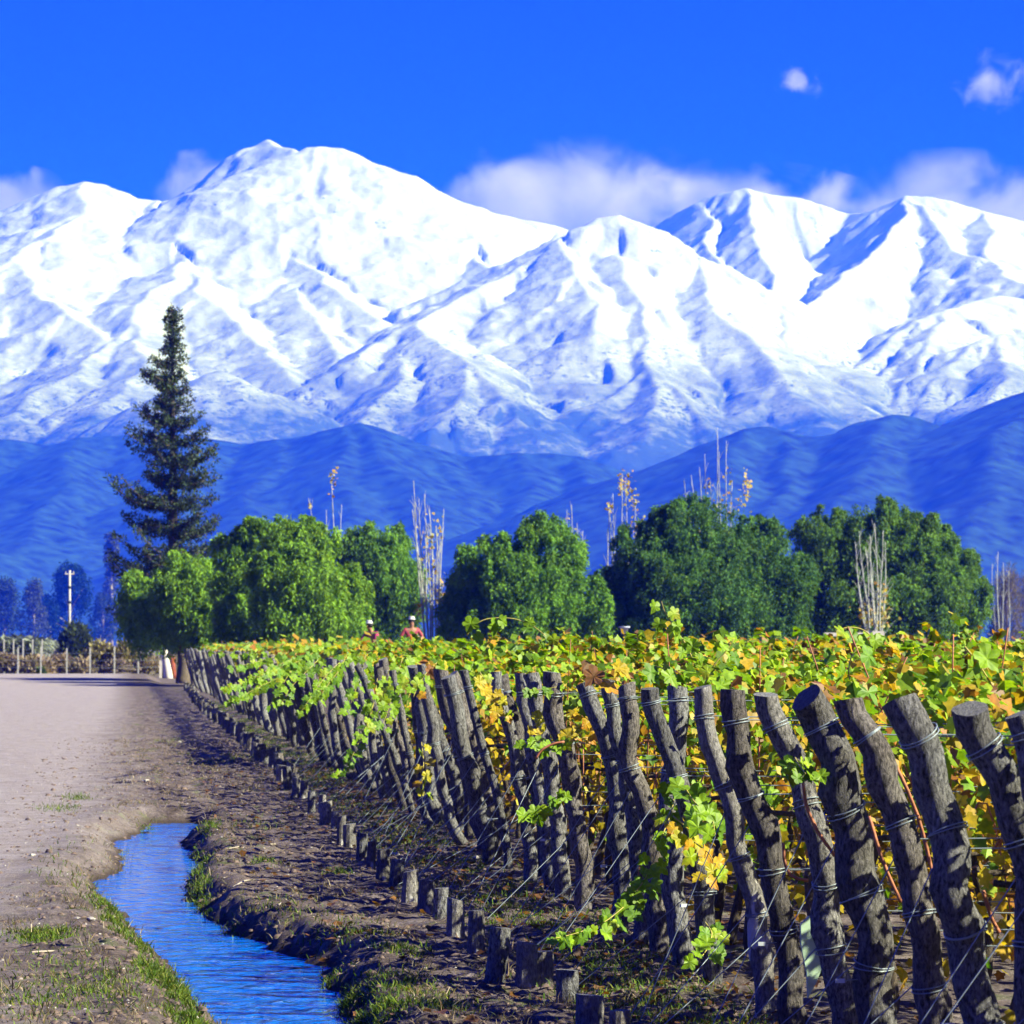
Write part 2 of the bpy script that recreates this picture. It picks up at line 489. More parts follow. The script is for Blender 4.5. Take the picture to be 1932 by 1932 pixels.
# water
def water_material():
    m, n, l, b = mat("ditch_water")
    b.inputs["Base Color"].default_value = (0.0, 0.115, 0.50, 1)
    b.inputs["Roughness"].default_value = 0.03
    b.inputs["IOR"].default_value = 1.33
    b.inputs["Specular IOR Level"].default_value = 1.0
    geom = n.new("ShaderNodeNewGeometry")
    mp = n.new("ShaderNodeMapping"); mp.inputs["Scale"].default_value = (1.0, 0.55, 1)
    l.new(geom.outputs["Position"], mp.inputs["Vector"])
    a = n.new("ShaderNodeTexNoise"); a.inputs["Scale"].default_value = 6.5; a.inputs["Detail"].default_value = 5; a.inputs["Distortion"].default_value = 0.6
    l.new(mp.outputs[0], a.inputs["Vector"])
    bp = n.new("ShaderNodeBump"); bp.inputs["Strength"].default_value = 1.0; bp.inputs["Distance"].default_value = 0.085
    l.new(a.outputs["Fac"], bp.inputs["Height"]); l.new(bp.outputs[0], b.inputs["Normal"])
    return m
M['water'] = water_material()
wy = np.arange(8, DEND + 0.2, 0.12)
wl_, wr_ = ditch_L(wy) - 0.2, ditch_R(wy) + 0.2
t = np.linspace(0, 1, 9)
WX = wl_[:, None] + (wr_ - wl_)[:, None] * t[None]
WV = np.stack([WX, np.repeat(wy[:, None], 9, 1), np.full_like(WX, WZ)], -1).reshape(-1, 3)
i0 = np.arange(len(wy) - 1)[:, None] * 9; j0 = np.arange(8)[None]
tag(mobj("ditch_water", WV, np.stack([i0 + j0, i0 + j0 + 1, i0 + 10 + j0, i0 + 9 + j0], -1).reshape(-1, 4), M['water'], smooth=True),
    "blue water flowing in the narrow irrigation ditch", kind="structure")

# ------------------------------------------------------------------ mountains: ridge skeletons -> height field
def height_field(ridges, x0, x1, y0, y1, nx_, ny_, flute, seed, base=0.0, rough=0.30):
    gx = np.linspace(x0, x1, nx_); gy = np.linspace(y0, y1, ny_)
    X, Y = np.meshgrid(gx, gy)
    sc = (y1 - y0)
    wx = 0.012 * sc * fbm(X / (0.09 * sc) + seed, Y / (0.09 * sc), 4)
    wy_ = 0.012 * sc * fbm(X / (0.09 * sc) - seed, Y / (0.09 * sc) + 9, 4)
    Xw, Yw = (X + wx).ravel().astype(np.float32), (Y + wy_).ravel().astype(np.float32)
    H = np.full(Xw.shape, -1e9, np.float32); S = np.zeros_like(H); Dm = np.zeros_like(H); Fl = np.ones_like(H)
    off = 0.0
    for rd in ridges:
        pts, slope = rd[0], rd[1]
        fl = rd[2] if len(rd) > 2 else 1.0
        P = np.array([W(p[0], p[1], p[2] * 1000.0) for p in pts])
        off += 977.0
        s0 = off
        for a, b_ in zip(P[:-1], P[1:]):
            d = b_[:2] - a[:2]; L = max(float(np.hypot(*d)), 1e-3)
            u = ((Xw - a[0]) * d[0] + (Yw - a[1]) * d[1]) / (L * L)
            u = np.clip(u, 0, 1)
            dx, dy = Xw - (a[0] + u * d[0]), Yw - (a[1] + u * d[1])
            dist = np.sqrt(dx * dx + dy * dy)
            zr = a[2] + u * (b_[2] - a[2])
            side = np.sign(dx * d[1] - dy * d[0])
            h = zr - slope * dist * (1 - 0.28 * dist / (dist + 0.07 * sc))
            m_ = h > H
            H[m_] = h[m_]; S[m_] = (s0 + u * L + side * 211.0)[m_]; Dm[m_] = dist[m_]; Fl[m_] = fl
            s0 += L
    lam, amp = flute
    # downslope flutes: vary along the ridge, grow away from the crest
    fl = ridged(S / lam, Dm / (lam * 6) + seed, 2) * 0.60 + ridged(S / (lam * 0.42) + 5, Dm / (lam * 3), 2) * 0.34
    H = H + Fl * amp * (fl - 0.4) * (Dm / (Dm + 1.1 * lam))
    H = H.reshape(ny_, nx_)
    for _ in range(1):
        H[1:-1, 1:-1] = (H[1:-1, 1:-1] * 2 + H[:-2, 1:-1] + H[2:, 1:-1] + H[1:-1, :-2] + H[1:-1, 2:]) / 6
    H = H + amp * rough * (ridged(X / (lam * 2.1) + 3, Y / (lam * 2.6), 4) - 0.3) * np.clip(Dm.reshape(ny_, nx_) / (lam * 1.2), 0.15, 1)
    H = np.maximum(H, base)
    V = np.stack([X, Y, H], -1).reshape(-1, 3)
    i = np.arange(ny_ - 1)[:, None] * nx_; j = np.arange(nx_ - 1)[None]
    Q = np.stack([i + j, i + j + 1, i + nx_ + j + 1, i + nx_ + j], -1).reshape(-1, 4)
    return V, Q

SNOW = [
    # skyline of the left dome and the main summit
    ([(-260, 500, 14.8), (-60, 425, 15), (0, 398, 15), (60, 374, 15), (120, 352, 15), (165, 343, 15), (205, 350, 15), (245, 372, 15),
      (300, 378, 15), (360, 394, 15), (410, 393, 15), (440, 390, 14.9), (475, 381, 14.8), (508, 366, 14.8), (533, 341, 14.8), (547, 309, 14.8), (564, 276, 14.8),
      (605, 276, 14.8), (645, 279, 14.8), (680, 289, 14.8), (751, 314, 14.8), (812, 350, 14.9), (863, 378, 15), (914, 393, 15), (981, 413, 15),
      (1040, 425, 15), (1120, 450, 15.2)], 0.62, 0.8),
    ([(390, 384, 16.4), (430, 345, 16.2), (475, 300, 15.9), (500, 275, 15.65), (515, 263, 15.5), (535, 271, 15.35), (556, 283, 15.1), (580, 300, 15.0)], 0.80, 0.6),
    # face ribs of the main summit
    ([(863, 378, 15), (868, 420, 14.6), (880, 460, 14.2), (912, 488, 13.9), (940, 512, 13.6)], 0.75, 1.3),
    ([(480, 400, 14.7), (520, 455, 14.1), (590, 510, 13.6), (660, 555, 13.2), (735, 600, 12.9)], 0.6, 1.0),
    # left dome spurs
    ([(165, 343, 15), (150, 400, 14.5), (90, 450, 14.1), (20, 490, 13.8), (-80, 540, 13.5)], 0.5, 0.5),
    ([(20, 490, 13.8), (70, 540, 13.4), (120, 590, 13.0), (190, 640, 12.6)], 0.55, 1.0),
    ([(300, 378, 15), (320, 440, 14.3), (345, 500, 13.8), (380, 560, 13.2), (450, 620, 12.7), (530, 690, 12.2), (600, 755, 11.8), (650, 810, 11.5)], 0.55, 0.8),
    ([(330, 490, 13.8), (290, 560, 13.2), (210, 640, 12.6), (120, 710, 12.1), (20, 780, 11.7), (-80, 840, 11.5)], 0.5, 0.8),
    ([(250, 600, 12.9), (270, 670, 12.3), (230, 740, 11.8), (150, 800, 11.4)], 0.5, 0.8),
    ([(405, 696, 11.4), (350, 728, 11.4), (280, 780, 11.3), (200, 818, 11.2)], 0.62, 0.8),
    ([(405, 696, 11.4), (460, 722, 11.4), (530, 770, 11.3), (620, 815, 11.2)], 0.62, 0.8),
    ([(560, 540, 13.5), (600, 620, 12.7), (660, 690, 12.2)], 0.5, 0.8),
    # middle mountain
    ([(1160, 405, 13.3), (1120, 411, 13.3), (1085, 430, 13.3), (1060, 447, 13.2), (1010, 482, 13.1), (960, 508, 13.0), (900, 545, 12.8), (850, 578, 12.6),
      (800, 606, 12.4), (740, 640, 12.2), (680, 672, 12.0), (620, 705, 11.9), (570, 745, 11.8)], 0.66, 1.2),
    ([(1160, 405, 13.3), (1195, 416, 13.3), (1250, 450, 13.2), (1310, 490, 13.1), (1380, 538, 13), (1450, 575, 12.9), (1500, 606, 12.8), (1560, 660, 12.7),
      (1620, 722, 12.6), (1690, 790, 12.5)], 0.66, 1.1),
    ([(800, 606, 12.4), (835, 640, 12.0), (880, 690, 11.7), (940, 745, 11.4), (1000, 800, 11.15)], 0.6, 1.0),
    ([(800, 606, 12.4), (770, 680, 11.9), (720, 750, 11.5), (660, 810, 11.2)], 0.6, 1.0),
    ([(870, 690, 11.7), (850, 770, 11.3), (820, 840, 11.0)], 0.55, 0.9),
    ([(1060, 447, 13.2), (1075, 520, 12.7), (1095, 570, 12.4), (1120, 620, 12.1)], 0.6, 1.2),
    ([(1165, 480, 13.0), (1190, 560, 12.5), (1215, 630, 12.1), (1240, 690, 11.8), (1290, 750, 11.5), (1350, 815, 11.2)], 0.58, 1.0),
    ([(1240, 690, 11.8), (1180, 722, 11.7), (1110, 762, 11.5), (1040, 802, 11.35), (975, 838, 11.2)], 0.62, 0.8),
    ([(1310, 490, 13.1), (1340, 570, 12.5), (1400, 640, 12.1), (1470, 710, 11.7), (1560, 790, 11.3)], 0.58, 1.0),
    ([(1450, 575, 12.9), (1500, 660, 12.3), (1570, 740, 11.9), (1640, 800, 11.6)], 0.58, 1.0),
    ([(1240, 690, 11.8), (1230, 760, 11.4), (1190, 830, 11.0)], 0.6, 0.8),
    # far right massif
    ([(1230, 440, 15.9), (1290, 398, 15.8), (1340, 372, 15.7), (1380, 360, 15.6), (1405, 355, 15.6), (1450, 366, 15.6), (1510, 372, 15.6), (1560, 385, 15.6), (1610, 402, 15.6),
      (1660, 396, 15.4), (1690, 380, 15.3), (1715, 368, 15.2), (1755, 372, 15.2), (1800, 384, 15.2), (1850, 398, 15.2), (1940, 416, 15.2), (2100, 450, 15.2), (2300, 500, 15.2)], 0.95, 1.6),
    ([(1405, 355, 15.6), (1420, 430, 15.1), (1450, 500, 14.7), (1475, 560, 14.3)], 0.95, 1.5),
    ([(1320, 382, 15.7), (1325, 450, 15.2), (1370, 510, 14.8)], 0.95, 1.5),
    ([(1715, 368, 15.2), (1690, 420, 14.8), (1645, 480, 14.4), (1580, 535, 14.0), (1520, 575, 13.7)], 0.9, 1.6),
    ([(1715, 368, 15.2), (1765, 425, 14.8), (1800, 470, 14.5), (1865, 484, 14.3)], 0.85, 1.3),
    ([(1850, 398, 15.2), (1870, 480, 14.4), (1900, 520, 14.0), (1960, 540, 13.8)], 0.6, 0.6),
    # lower right ridges
    ([(2100, 470, 14.0), (2000, 520, 13.7), (1932, 562, 13.4), (1870, 556, 13.3), (1790, 582, 13.0), (1735, 606, 12.8), (1660, 670, 12.5), (1600, 705, 12.3)], 0.6, 1.3),
    ([(2100, 600, 12.7), (1980, 632, 12.5), (1900, 628, 12.4), (1850, 645, 12.3), (1800, 690, 12.1), (1745, 750, 11.9)], 0.62, 1.3),
    ([(1790, 582, 13.0), (1770, 640, 12.5), (1740, 700, 12.2), (1690, 760, 11.9)], 0.62, 1.3),
    ([(1900, 628, 12.4), (1890, 690, 12.0), (1850, 760, 11.6)], 0.62, 1.2),
]
def snow_material():
    m, n, l, b = mat("snow_and_rock")
    geom = n.new("ShaderNodeNewGeometry")
    sp = n.new("ShaderNodeSeparateXYZ"); l.new(geom.outputs["Position"], sp.inputs[0])
    sn = n.new("ShaderNodeSeparateXYZ"); l.new(geom.outputs["Normal"], sn.inputs[0])
    def noise(scale, det, rough=0.6):
        z = n.new("ShaderNodeTexNoise"); z.inputs["Scale"].default_value = scale; z.inputs["Detail"].default_value = det; z.inputs["Roughness"].default_value = rough
        l.new(geom.outputs["Position"], z.inputs["Vector"]); return z.outputs["Fac"]
    def math_(op, a, c, d=None):
        x = n.new("ShaderNodeMath"); x.operation = op
        for k, v in enumerate((a, c, d)):
            if v is None: continue
            if isinstance(v, (int, float)): x.inputs[k].default_value = v
            else: l.new(v, x.inputs[k])
        return x.outputs[0]
    n1, n2, n3 = noise(0.0035, 10, 0.62), noise(0.016, 12, 0.72), noise(0.05, 6, 0.75)
    # snow cover grows with height, shrinks on steep faces
    alt = math_('MULTIPLY_ADD', sp.outputs[2], 1 / 540.0, -0.86)          # 0 at 630 m, 1 at 930 m
    alt = math_('ADD', alt, math_('MULTIPLY_ADD', n1, 1.5, -0.75))
    alt = math_('ADD', alt, math_('MULTIPLY_ADD', n2, 1.1, -0.55))
    alt = math_('MINIMUM', alt, 1.25)
    steep = math_('MULTIPLY_ADD', sn.outputs[2], -3.2, 2.62)                # grows as the face steepens
    steep = math_('MAXIMUM', steep, 0.0)
    rocky = math_('MULTIPLY', steep, math_('MULTIPLY_ADD', n2, 3.2, -1.25))
    rocky = math_('MAXIMUM', rocky, 0.0)
    spk = math_('MULTIPLY', math_('MAXIMUM', math_('MULTIPLY_ADD', n3, 9.0, -4.75), 0.0), math_('MAXIMUM', math_('MULTIPLY_ADD', n1, 6.0, -2.75), 0.0))
    cover = math_('SUBTRACT', math_('SUBTRACT', alt, rocky), spk)
    mr = n.new("ShaderNodeMapRange"); mr.inputs[1].default_value = 0.08; mr.inputs[2].default_value = 0.80
    l.new(cover, mr.inputs[0])
    mx = n.new("ShaderNodeMix"); mx.data_type = 'RGBA'
    mx.inputs[6].default_value = (0.022, 0.040, 0.045, 1); mx.inputs[7].default_value = (0.30, 0.345, 0.375, 1)
    l.new(mr.outputs[0], mx.inputs[0]); l.new(mx.outputs[2], b.inputs["Base Color"])
    b.inputs["Roughness"].default_value = 0.8; b.inputs["Specular IOR Level"].default_value = 0.1
    bp = n.new("ShaderNodeBump"); bp.inputs["Strength"].default_value = 0.6; bp.inputs["Distance"].default_value = 16
    n5 = noise(0.011, 12, 0.62)
    l.new(n5, bp.inputs["Height"]); l.new(bp.outputs[0], b.inputs["Normal"])
    return m
M['snow'] = snow_material()
xl, xr = W(-220, 500, 15500)[0], W(2150, 500, 16200)[0]
V, Q = height_field(SNOW, xl, xr, 10600, 16600, 560, 470, (100.0, 115.0), 3.0, rough=0.26)
tag(mobj("snow_mountains", V, Q, M['snow'], smooth=True), "high snow-covered mountain range behind the dark foothills", kind="structure")

HILLS = [
    ([(-300, 800, 7.6), (-100, 818, 7.6), (0, 825, 7.6), (60, 829, 7.6), (102, 839, 7.6), (130, 831, 7.6), (152, 822, 7.6), (200, 819, 7.6), (254, 815, 7.6),
      (330, 812, 7.6), (400, 822, 7.6), (470, 834, 7.6), (520, 826, 7.5), (580, 820, 7.5), (615, 810, 7.4), (646, 801, 7.4), (677, 795, 7.4), (708, 800, 7.4), (760, 816, 7.4),
      (830, 842, 7.4), (900, 860, 7.4), (957, 857, 7.3), (1000, 853, 7.3), (1050, 853, 7.3), (1090, 858, 7.3), (1150, 885, 7.3), (1220, 900, 7.3), (1300, 905, 7.3)], 0.5),
    ([(1130, 925, 6.4), (1180, 903, 6.4), (1230, 880, 6.4), (1300, 845, 6.4), (1340, 826, 6.4), (1400, 804, 6.4), (1450, 800, 6.4), (1500, 812, 6.4), (1545, 822, 6.4),
      (1580, 815, 6.4), (1630, 793, 6.4), (1680, 779, 6.4), (1720, 785, 6.4), (1760, 801, 6.4), (1810, 786, 6.4), (1860, 774, 6.4), (1932, 738, 6.3), (2060, 690, 6.3), (2300, 660, 6.3)], 0.5),
    ([(152, 822, 7.6), (120, 900, 7.2), (60, 990, 6.8), (-20, 1080, 6.4)], 0.42),
    ([(330, 812, 7.6), (350, 900, 7.1), (330, 1000, 6.7), (260, 1090, 6.3)], 0.42),
    ([(646, 801, 7.4), (655, 870, 7.05), (650, 960, 6.7), (590, 1060, 6.3)], 0.45),
    ([(677, 795, 7.4), (740, 880, 7.0), (800, 960, 6.7), (830, 1060, 6.3)], 0.45),
    ([(520, 826, 7.5), (500, 920, 7.0), (450, 1020, 6.5)], 0.42),
    ([(830, 842, 7.4), (880, 930, 7.0), (930, 1020, 6.6)], 0.42),
    ([(1000, 853, 7.3), (980, 930, 6.95), (1000, 1010, 6.6), (980, 1090, 6.3)], 0.42),
    ([(1090, 858, 7.3), (1110, 940, 6.9), (1150, 1040, 6.5)], 0.42),
    ([(1400, 804, 6.4), (1370, 880, 6.1), (1300, 950, 5.8), (1230, 1040, 5.5)], 0.5),
    ([(1500, 812, 6.4), (1490, 890, 6.1), (1450, 970, 5.8), (1400, 1050, 5.5)], 0.48),
    ([(1680, 779, 6.4), (1650, 850, 6.1), (1590, 930, 5.8), (1540, 1030, 5.5)], 0.5),
    ([(1760, 801, 6.4), (1780, 880, 6.1), (1750, 960, 5.8), (1720, 1060, 5.5)], 0.48),
    ([(1932, 738, 6.3), (1900, 830, 6.0), (1860, 920, 5.7), (1850, 1030, 5.4)], 0.5),
]
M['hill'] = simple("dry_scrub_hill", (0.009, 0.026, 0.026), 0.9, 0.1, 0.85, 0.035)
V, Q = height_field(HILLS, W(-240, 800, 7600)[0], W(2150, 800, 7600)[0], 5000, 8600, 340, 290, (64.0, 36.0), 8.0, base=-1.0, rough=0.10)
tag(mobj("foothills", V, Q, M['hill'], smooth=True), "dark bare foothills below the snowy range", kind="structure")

# ------------------------------------------------------------------ clouds (beyond the air box)
def cloud(name, x, y, w, h, dist, dens, seed, scale, label, thin=0.5):
    """ellipsoid of noisy vapour centred on a pixel, w x h pixels"""
    c = W(x, y, dist)
    k = dist / F
    nu, nv = 20, 12
    th = np.linspace(0, 2 * np.pi, nu, endpoint=False); ph = np.linspace(0, np.pi, nv)
    P = np.stack([np.sin(ph)[:, None] * np.cos(th)[None], np.sin(ph)[:, None] * np.sin(th)[None], np.cos(ph)[:, None] + 0 * th[None]], -1).reshape(-1, 3)
    i = np.arange(nv - 1)[:, None] * nu; j = np.arange(nu)[None]; j2 = (j + 1) % nu
    Qc = np.stack([i + j, i + nu + j, i + nu + j2, i + j2], -1).reshape(-1, 4)
    m = bpy.data.materials.new(name); m.use_nodes = True
    n, l = m.node_tree.nodes, m.node_tree.links
    n.remove(n["Principled BSDF"])
    pv = n.new("ShaderNodeVolumePrincipled")
    pv.inputs["Color"].default_value = (0.97, 0.97, 0.98, 1)
    l.new(pv.outputs[0], n["Material Output"].inputs["Volume"])
    tc = n.new("ShaderNodeTexCoord")
    ln = n.new("ShaderNodeVectorMath"); ln.operation = 'LENGTH'; l.new(tc.outputs["Object"], ln.inputs[0])
    mp = n.new("ShaderNodeMapping"); mp.inputs["Scale"].default_value = (scale * w / h, scale * 0.6, scale); mp.inputs["Location"].default_value = (seed, seed * 0.7, 0)
    l.new(tc.outputs["Object"], mp.inputs[0])
    nz = n.new("ShaderNodeTexNoise"); nz.inputs["Scale"].default_value = 1.0; nz.inputs["Detail"].default_value = 4; nz.inputs["Roughness"].default_value = 0.55; nz.inputs["Distortion"].default_value = 0.5
    l.new(mp.outputs[0], nz.inputs["Vector"])
    a = n.new("ShaderNodeMath"); a.operation = 'MULTIPLY_ADD'; a.inputs[1].default_value = -1.25; a.inputs[2].default_value = 0.78 + (0.5 - thin)
    l.new(ln.outputs["Value"], a.inputs[0])
    s = n.new("ShaderNodeMath"); s.operation = 'MULTIPLY_ADD'; s.inputs[1].default_value = 2.3; s.inputs[2].default_value = -1.15
    l.new(nz.outputs["Fac"], s.inputs[0])
    ad = n.new("ShaderNodeMath"); ad.operation = 'ADD'; l.new(a.outputs[0], ad.inputs[0]); l.new(s.outputs[0], ad.inputs[1])
    mr = n.new("ShaderNodeMapRange"); mr.inputs[1].default_value = 0.0; mr.inputs[2].default_value = 0.9; mr.inputs[4].default_value = dens
    mr.interpolation_type = 'SMOOTHSTEP'
    l.new(ad.outputs[0], mr.inputs[0]); l.new(mr.outputs[0], pv.inputs["Density"])
    o = mobj(name, P, Qc, m)
    o.location = tuple(c); o.scale = (w * k / 2, min(w, h * 1.5) * k / 2, h * k / 2)
    return tag(o, label, "cloud")
CD = 23500
cloud("cloud", 1505, 152, 120, 95, CD, 0.0042, 2.3, 1.4, "small round white cloud alone in the blue sky", 0.42)
cloud("cloud", 1880, 155, 210, 150, CD, 0.0030, 5.2, 1.4, "torn pale cloud in the upper corner of the sky", 0.42)
cloud("cloud", 1050, 372, 760, 250, CD, 0.0018, 8.4, 0.9, "long white cloud bank between the two main peaks", 0.12)
cloud("cloud", 1420, 400, 560, 200, CD, 0.0018, 4.7, 0.9, "soft veil of cloud over the near end of the jagged massif", 0.12)
cloud("cloud", 1800, 400, 620, 250, CD, 0.0014, 3.9, 0.9, "broad thin cloud behind the far end of the jagged massif", 0.12)
cloud("cloud", 10, 392, 330, 170, CD, 0.0017, 1.1, 0.9, "low cloud behind the smooth snowy dome at the picture edge", 0.15)
cloud("cloud", 400, 352, 290, 150, CD, 0.0015, 6.6, 0.9, "snow plume cloud beside the highest summit", 0.18)

# ------------------------------------------------------------------ haze: one box of even air
hz = bpy.data.materials.new("air"); hz.use_nodes = True
hn = hz.node_tree.nodes; hn.remove(hn["Principled BSDF"])
pv = hn.new("ShaderNodeVolumePrincipled")
pv.inputs["Color"].default_value = (0.004, 0.040, 1.0, 1)
pv.inputs["Absorption Color"].default_value = (1, 1, 1, 1)
pv.inputs["Density"].default_value = 2.2e-4
hz.node_tree.links.new(pv.outputs[0], hn["Material Output"].inputs["Volume"])
hb = MB().box((0, 9800, 973), (34000, 22000, 1954))
ho = hb.build("haze", hz)
tag(ho, "thin blue haze filling the air between the camera and the mountains", kind="stuff")

# ------------------------------------------------------------------ end posts of the vine rows
XB = 2.97                              # line of the post feet
def lerp_path(P, n):
    P = np.asarray(P, float)
    s = np.concatenate([[0], np.cumsum(np.linalg.norm(np.diff(P, axis=0), axis=1))])
    u = np.linspace(0, s[-1], n)
    # smooth interpolation (Catmull-Rom like via cubic on each axis)
    out = np.stack([np.interp(u, s, P[:, k]) for k in range(3)], -1)
    for _ in range(2):
        out[1:-1] = (out[:-2] + 2 * out[1:-1] + out[2:]) / 4
    return out

# traced centre lines (top to bottom), pixel width, material
NEAR = [
    (1990, [(1930, 1346), (1950, 1440), (1975, 1560)], 66, 'bark', "weathered post cut by the picture edge, first of the row"),
    (1962, [(1822, 1337), (1850, 1395), (1890, 1462), (1922, 1530), (1943, 1600), (1956, 1720)], 74, 'bark', "thick dark post bending hard to one side, second of the row"),
    (1876, [(1697, 1322), (1740, 1387), (1773, 1500), (1792, 1584), (1799, 1669), (1810, 1754), (1835, 1838), (1852, 1932)], 74, 'bark', "stout curved post, third of the row"),
    (1785, [(1606, 1320), (1632, 1387), (1666, 1471), (1700, 1556), (1717, 1641), (1734, 1740), (1757, 1838), (1768, 1932)], 58, 'bark_brown', "slanting brown post with a slim stem, fourth of the row"),
    (1678, [(1514, 1316), (1562, 1387), (1590, 1500), (1621, 1613), (1632, 1725), (1646, 1838), (1658, 1932)], 70, 'bark_patch', "thick grey post with a bare pale strip, fifth of the row"),
    (1604, [(1446, 1310), (1480, 1401), (1511, 1485), (1545, 1584), (1562, 1697), (1573, 1810), (1590, 1932)], 50, 'bark_patch', "dark leaning post with peeled bark, sixth of the row"),
    (1514, [(1384, 1301), (1393, 1400), (1401, 1440), (1429, 1528), (1452, 1641), (1480, 1740), (1494, 1840), (1500, 1932)], 48, 'bark_brown', "straight-topped brown post bound with wire, seventh of the row"),
    (1450, [(1318, 1296), (1323, 1361), (1343, 1412), (1361, 1463), (1378, 1500), (1389, 1570), (1406, 1641), (1428, 1711), (1437, 1810), (1445, 1932)], 37, 'bark_pale', "thin crooked post with whitish bark, eighth of the row"),
    (1345, [(1225, 1299), (1238, 1340), (1255, 1400), (1285, 1480), (1310, 1580), (1330, 1720), (1342, 1850)], 37, 'bark', "dark post leaning behind the forked one, ninth of the row"),
    (1292, [(1275, 1296), (1281, 1345), (1276, 1399), (1264, 1457), (1262, 1540), (1275, 1660), (1286, 1800)], 40, 'bark', "swollen forked-looking post with a flat cut top, tenth of the row"),
    (1245, [(1184, 1293), (1184, 1361), (1187, 1424), (1206, 1475), (1225, 1540), (1234, 1640), (1242, 1760)], 37, 'bark_brown', "upright post that kinks halfway down, eleventh of the row"),
    (1215, [(1148, 1283), (1152, 1340), (1166, 1400), (1185, 1480), (1200, 1600), (1210, 1720)], 29, 'bark', "slim post beside the kinked one, twelfth of the row"),
    (1176, [(1102, 1288), (1115, 1336), (1142, 1386), (1156, 1437), (1166, 1545), (1172, 1660)], 33, 'bark', "post with a broad knotted head, thirteenth of the row"),
    (1106, [(1039, 1268), (1044, 1323), (1051, 1374), (1069, 1424), (1090, 1540), (1101, 1660)], 34, 'bark_brown', "brown post half hidden by lime leaves, fourteenth of the row"),
    (1066, [(1001, 1272), (1016, 1336), (1024, 1386), (1036, 1457), (1055, 1584), (1063, 1665)], 31, 'bark', "short-headed grey post with a flat top, fifteenth of the row"),
    (1040, [(978, 1270), (990, 1330), (1003, 1400), (1022, 1520), (1036, 1620)], 24, 'bark', "narrow grey post close behind another, sixteenth of the row"),
]
post_info = []        # (Y, foot x, top point, near?)
ORD = ["seventeenth", "eighteenth", "nineteenth", "twentieth", "twenty-first", "twenty-second", "twenty-third", "twenty-fourth", "twenty-fifth",
       "twenty-sixth", "twenty-seventh", "twenty-eighth", "twenty-ninth", "thirtieth", "thirty-first", "thirty-second", "thirty-third", "thirty-fourth",
       "thirty-fifth", "thirty-sixth", "thirty-seventh", "thirty-eighth", "thirty-ninth", "fortieth", "forty-first", "forty-second", "forty-third", "forty-fourth", "forty-fifth",
       "forty-sixth", "forty-seventh", "forty-eighth", "forty-ninth", "fiftieth", "fifty-first", "fifty-second"]

def make_post(P, rad, m, nseg, nring, seed, label, group):
    P = lerp_path(P, nring)
    foot = P[-1].copy()
    P = P - foot
    k = len(P)
    lr = np.random.default_rng(seed)
    r = rad * (1 + 0.10 * fbm(np.linspace(0, 4, k) + seed * 3.7, np.zeros(k), 2)) * np.linspace(0.94, 1.06, k)
    kn = lr.uniform(0.15, 0.95, 3)
    for q in kn:
        r = r * (1 + lr.uniform(0.06, 0.22) * np.exp(-((np.linspace(0, 1, k) - q) / 0.035) ** 2))
    wob = np.stack([fbm(np.linspace(0, 5, k) + seed * 1.9, np.zeros(k), 2), fbm(np.linspace(0, 5, k) - seed * 2.3, np.ones(k), 2), np.zeros(k)], -1)
    P = P + wob * rad * 1.0
    V, Q, T = tube(P, r, nseg, jitter=0.10, seed=seed)
    # cut top: flat saw cut with its own edge
    ring = np.arange(nseg); base_n = len(V)
    tilt = lr.uniform(-0.35, 0.35)
    V[ring] += norm(np.gradient(P, axis=0))[0] * (((V[ring] - P[0]) @ np.array([1.0, 0, 0])) * tilt)[:, None]
    V = np.vstack([V, V[ring]])
    ct = len(T) // 2
    T[:ct] = np.where(T[:ct] < nseg, T[:ct] + base_n, T[:ct])
    # cut top: paler
    mid = np.concatenate([np.zeros(len(Q), int), np.where(np.arange(len(T)) < len(T) // 2, 1, 0)])
    o = mobj("end_post", V, [Q, T], (M[m], M['cut_wood']), smooth=True, midx=mid)
    o.location = tuple(foot)
    tag(o, label, "post", group)
    return o, P + foot, r

def wire_path(a, b, sag=0.0, n=8):
    t = np.linspace(0, 1, n)[:, None]
    p = np.asarray(a) * (1 - t) + np.asarray(b) * t
    p[:, 2] -= (sag * 4 * t * (1 - t))[:, 0]
    return p

def child(o, mb, name, m, smooth=True):
    c = mb.build(name, m, o, smooth)
    c.matrix_parent_inverse = Matrix.Translation(-o.location)
    return c

def wraps(o, P, r, zs, turns=2):
    for z in zs:
        i = int(np.argmin(np.abs(P[:, 2] - z)))
        T = norm(np.gradient(P, axis=0))[i]
        U = norm(np.cross(T, [0, 1.0, 0])); Vv = np.cross(T, U)
        mb = MB()
        for k in range(turns):
            a = np.linspace(0, 2 * np.pi, 19)
            tl = random.uniform(-0.12, 0.12)
            c = P[i] + T * (k * 0.014 + random.uniform(-0.004, 0.004))
            ring = c + (r[i] * 1.07 + 0.003) * (np.cos(a)[:, None] * U + np.sin(a)[:, None] * Vv) + T * (r[i] * tl * np.cos(a + random.random() * 6))[:, None]
            mb.tube(ring, 0.0030, 4, cap=False)
        child(o, mb, "wire_wrap", M['wire'])

def trellis(o, P, r, zs, length, tail=True):
    for z in zs:
        i = int(np.argmin(np.abs(P[:, 2] - z)))
        a = P[i] + np.array([r[i], 0, 0])
        b = a + np.array([length, random.uniform(-0.04, 0.04), random.uniform(-0.03, 0.05)])
        child(o, MB().tube(wire_path(a, b, 0.01, 4), 0.0026, 4, cap=False), "trellis_wire", M['wire'])

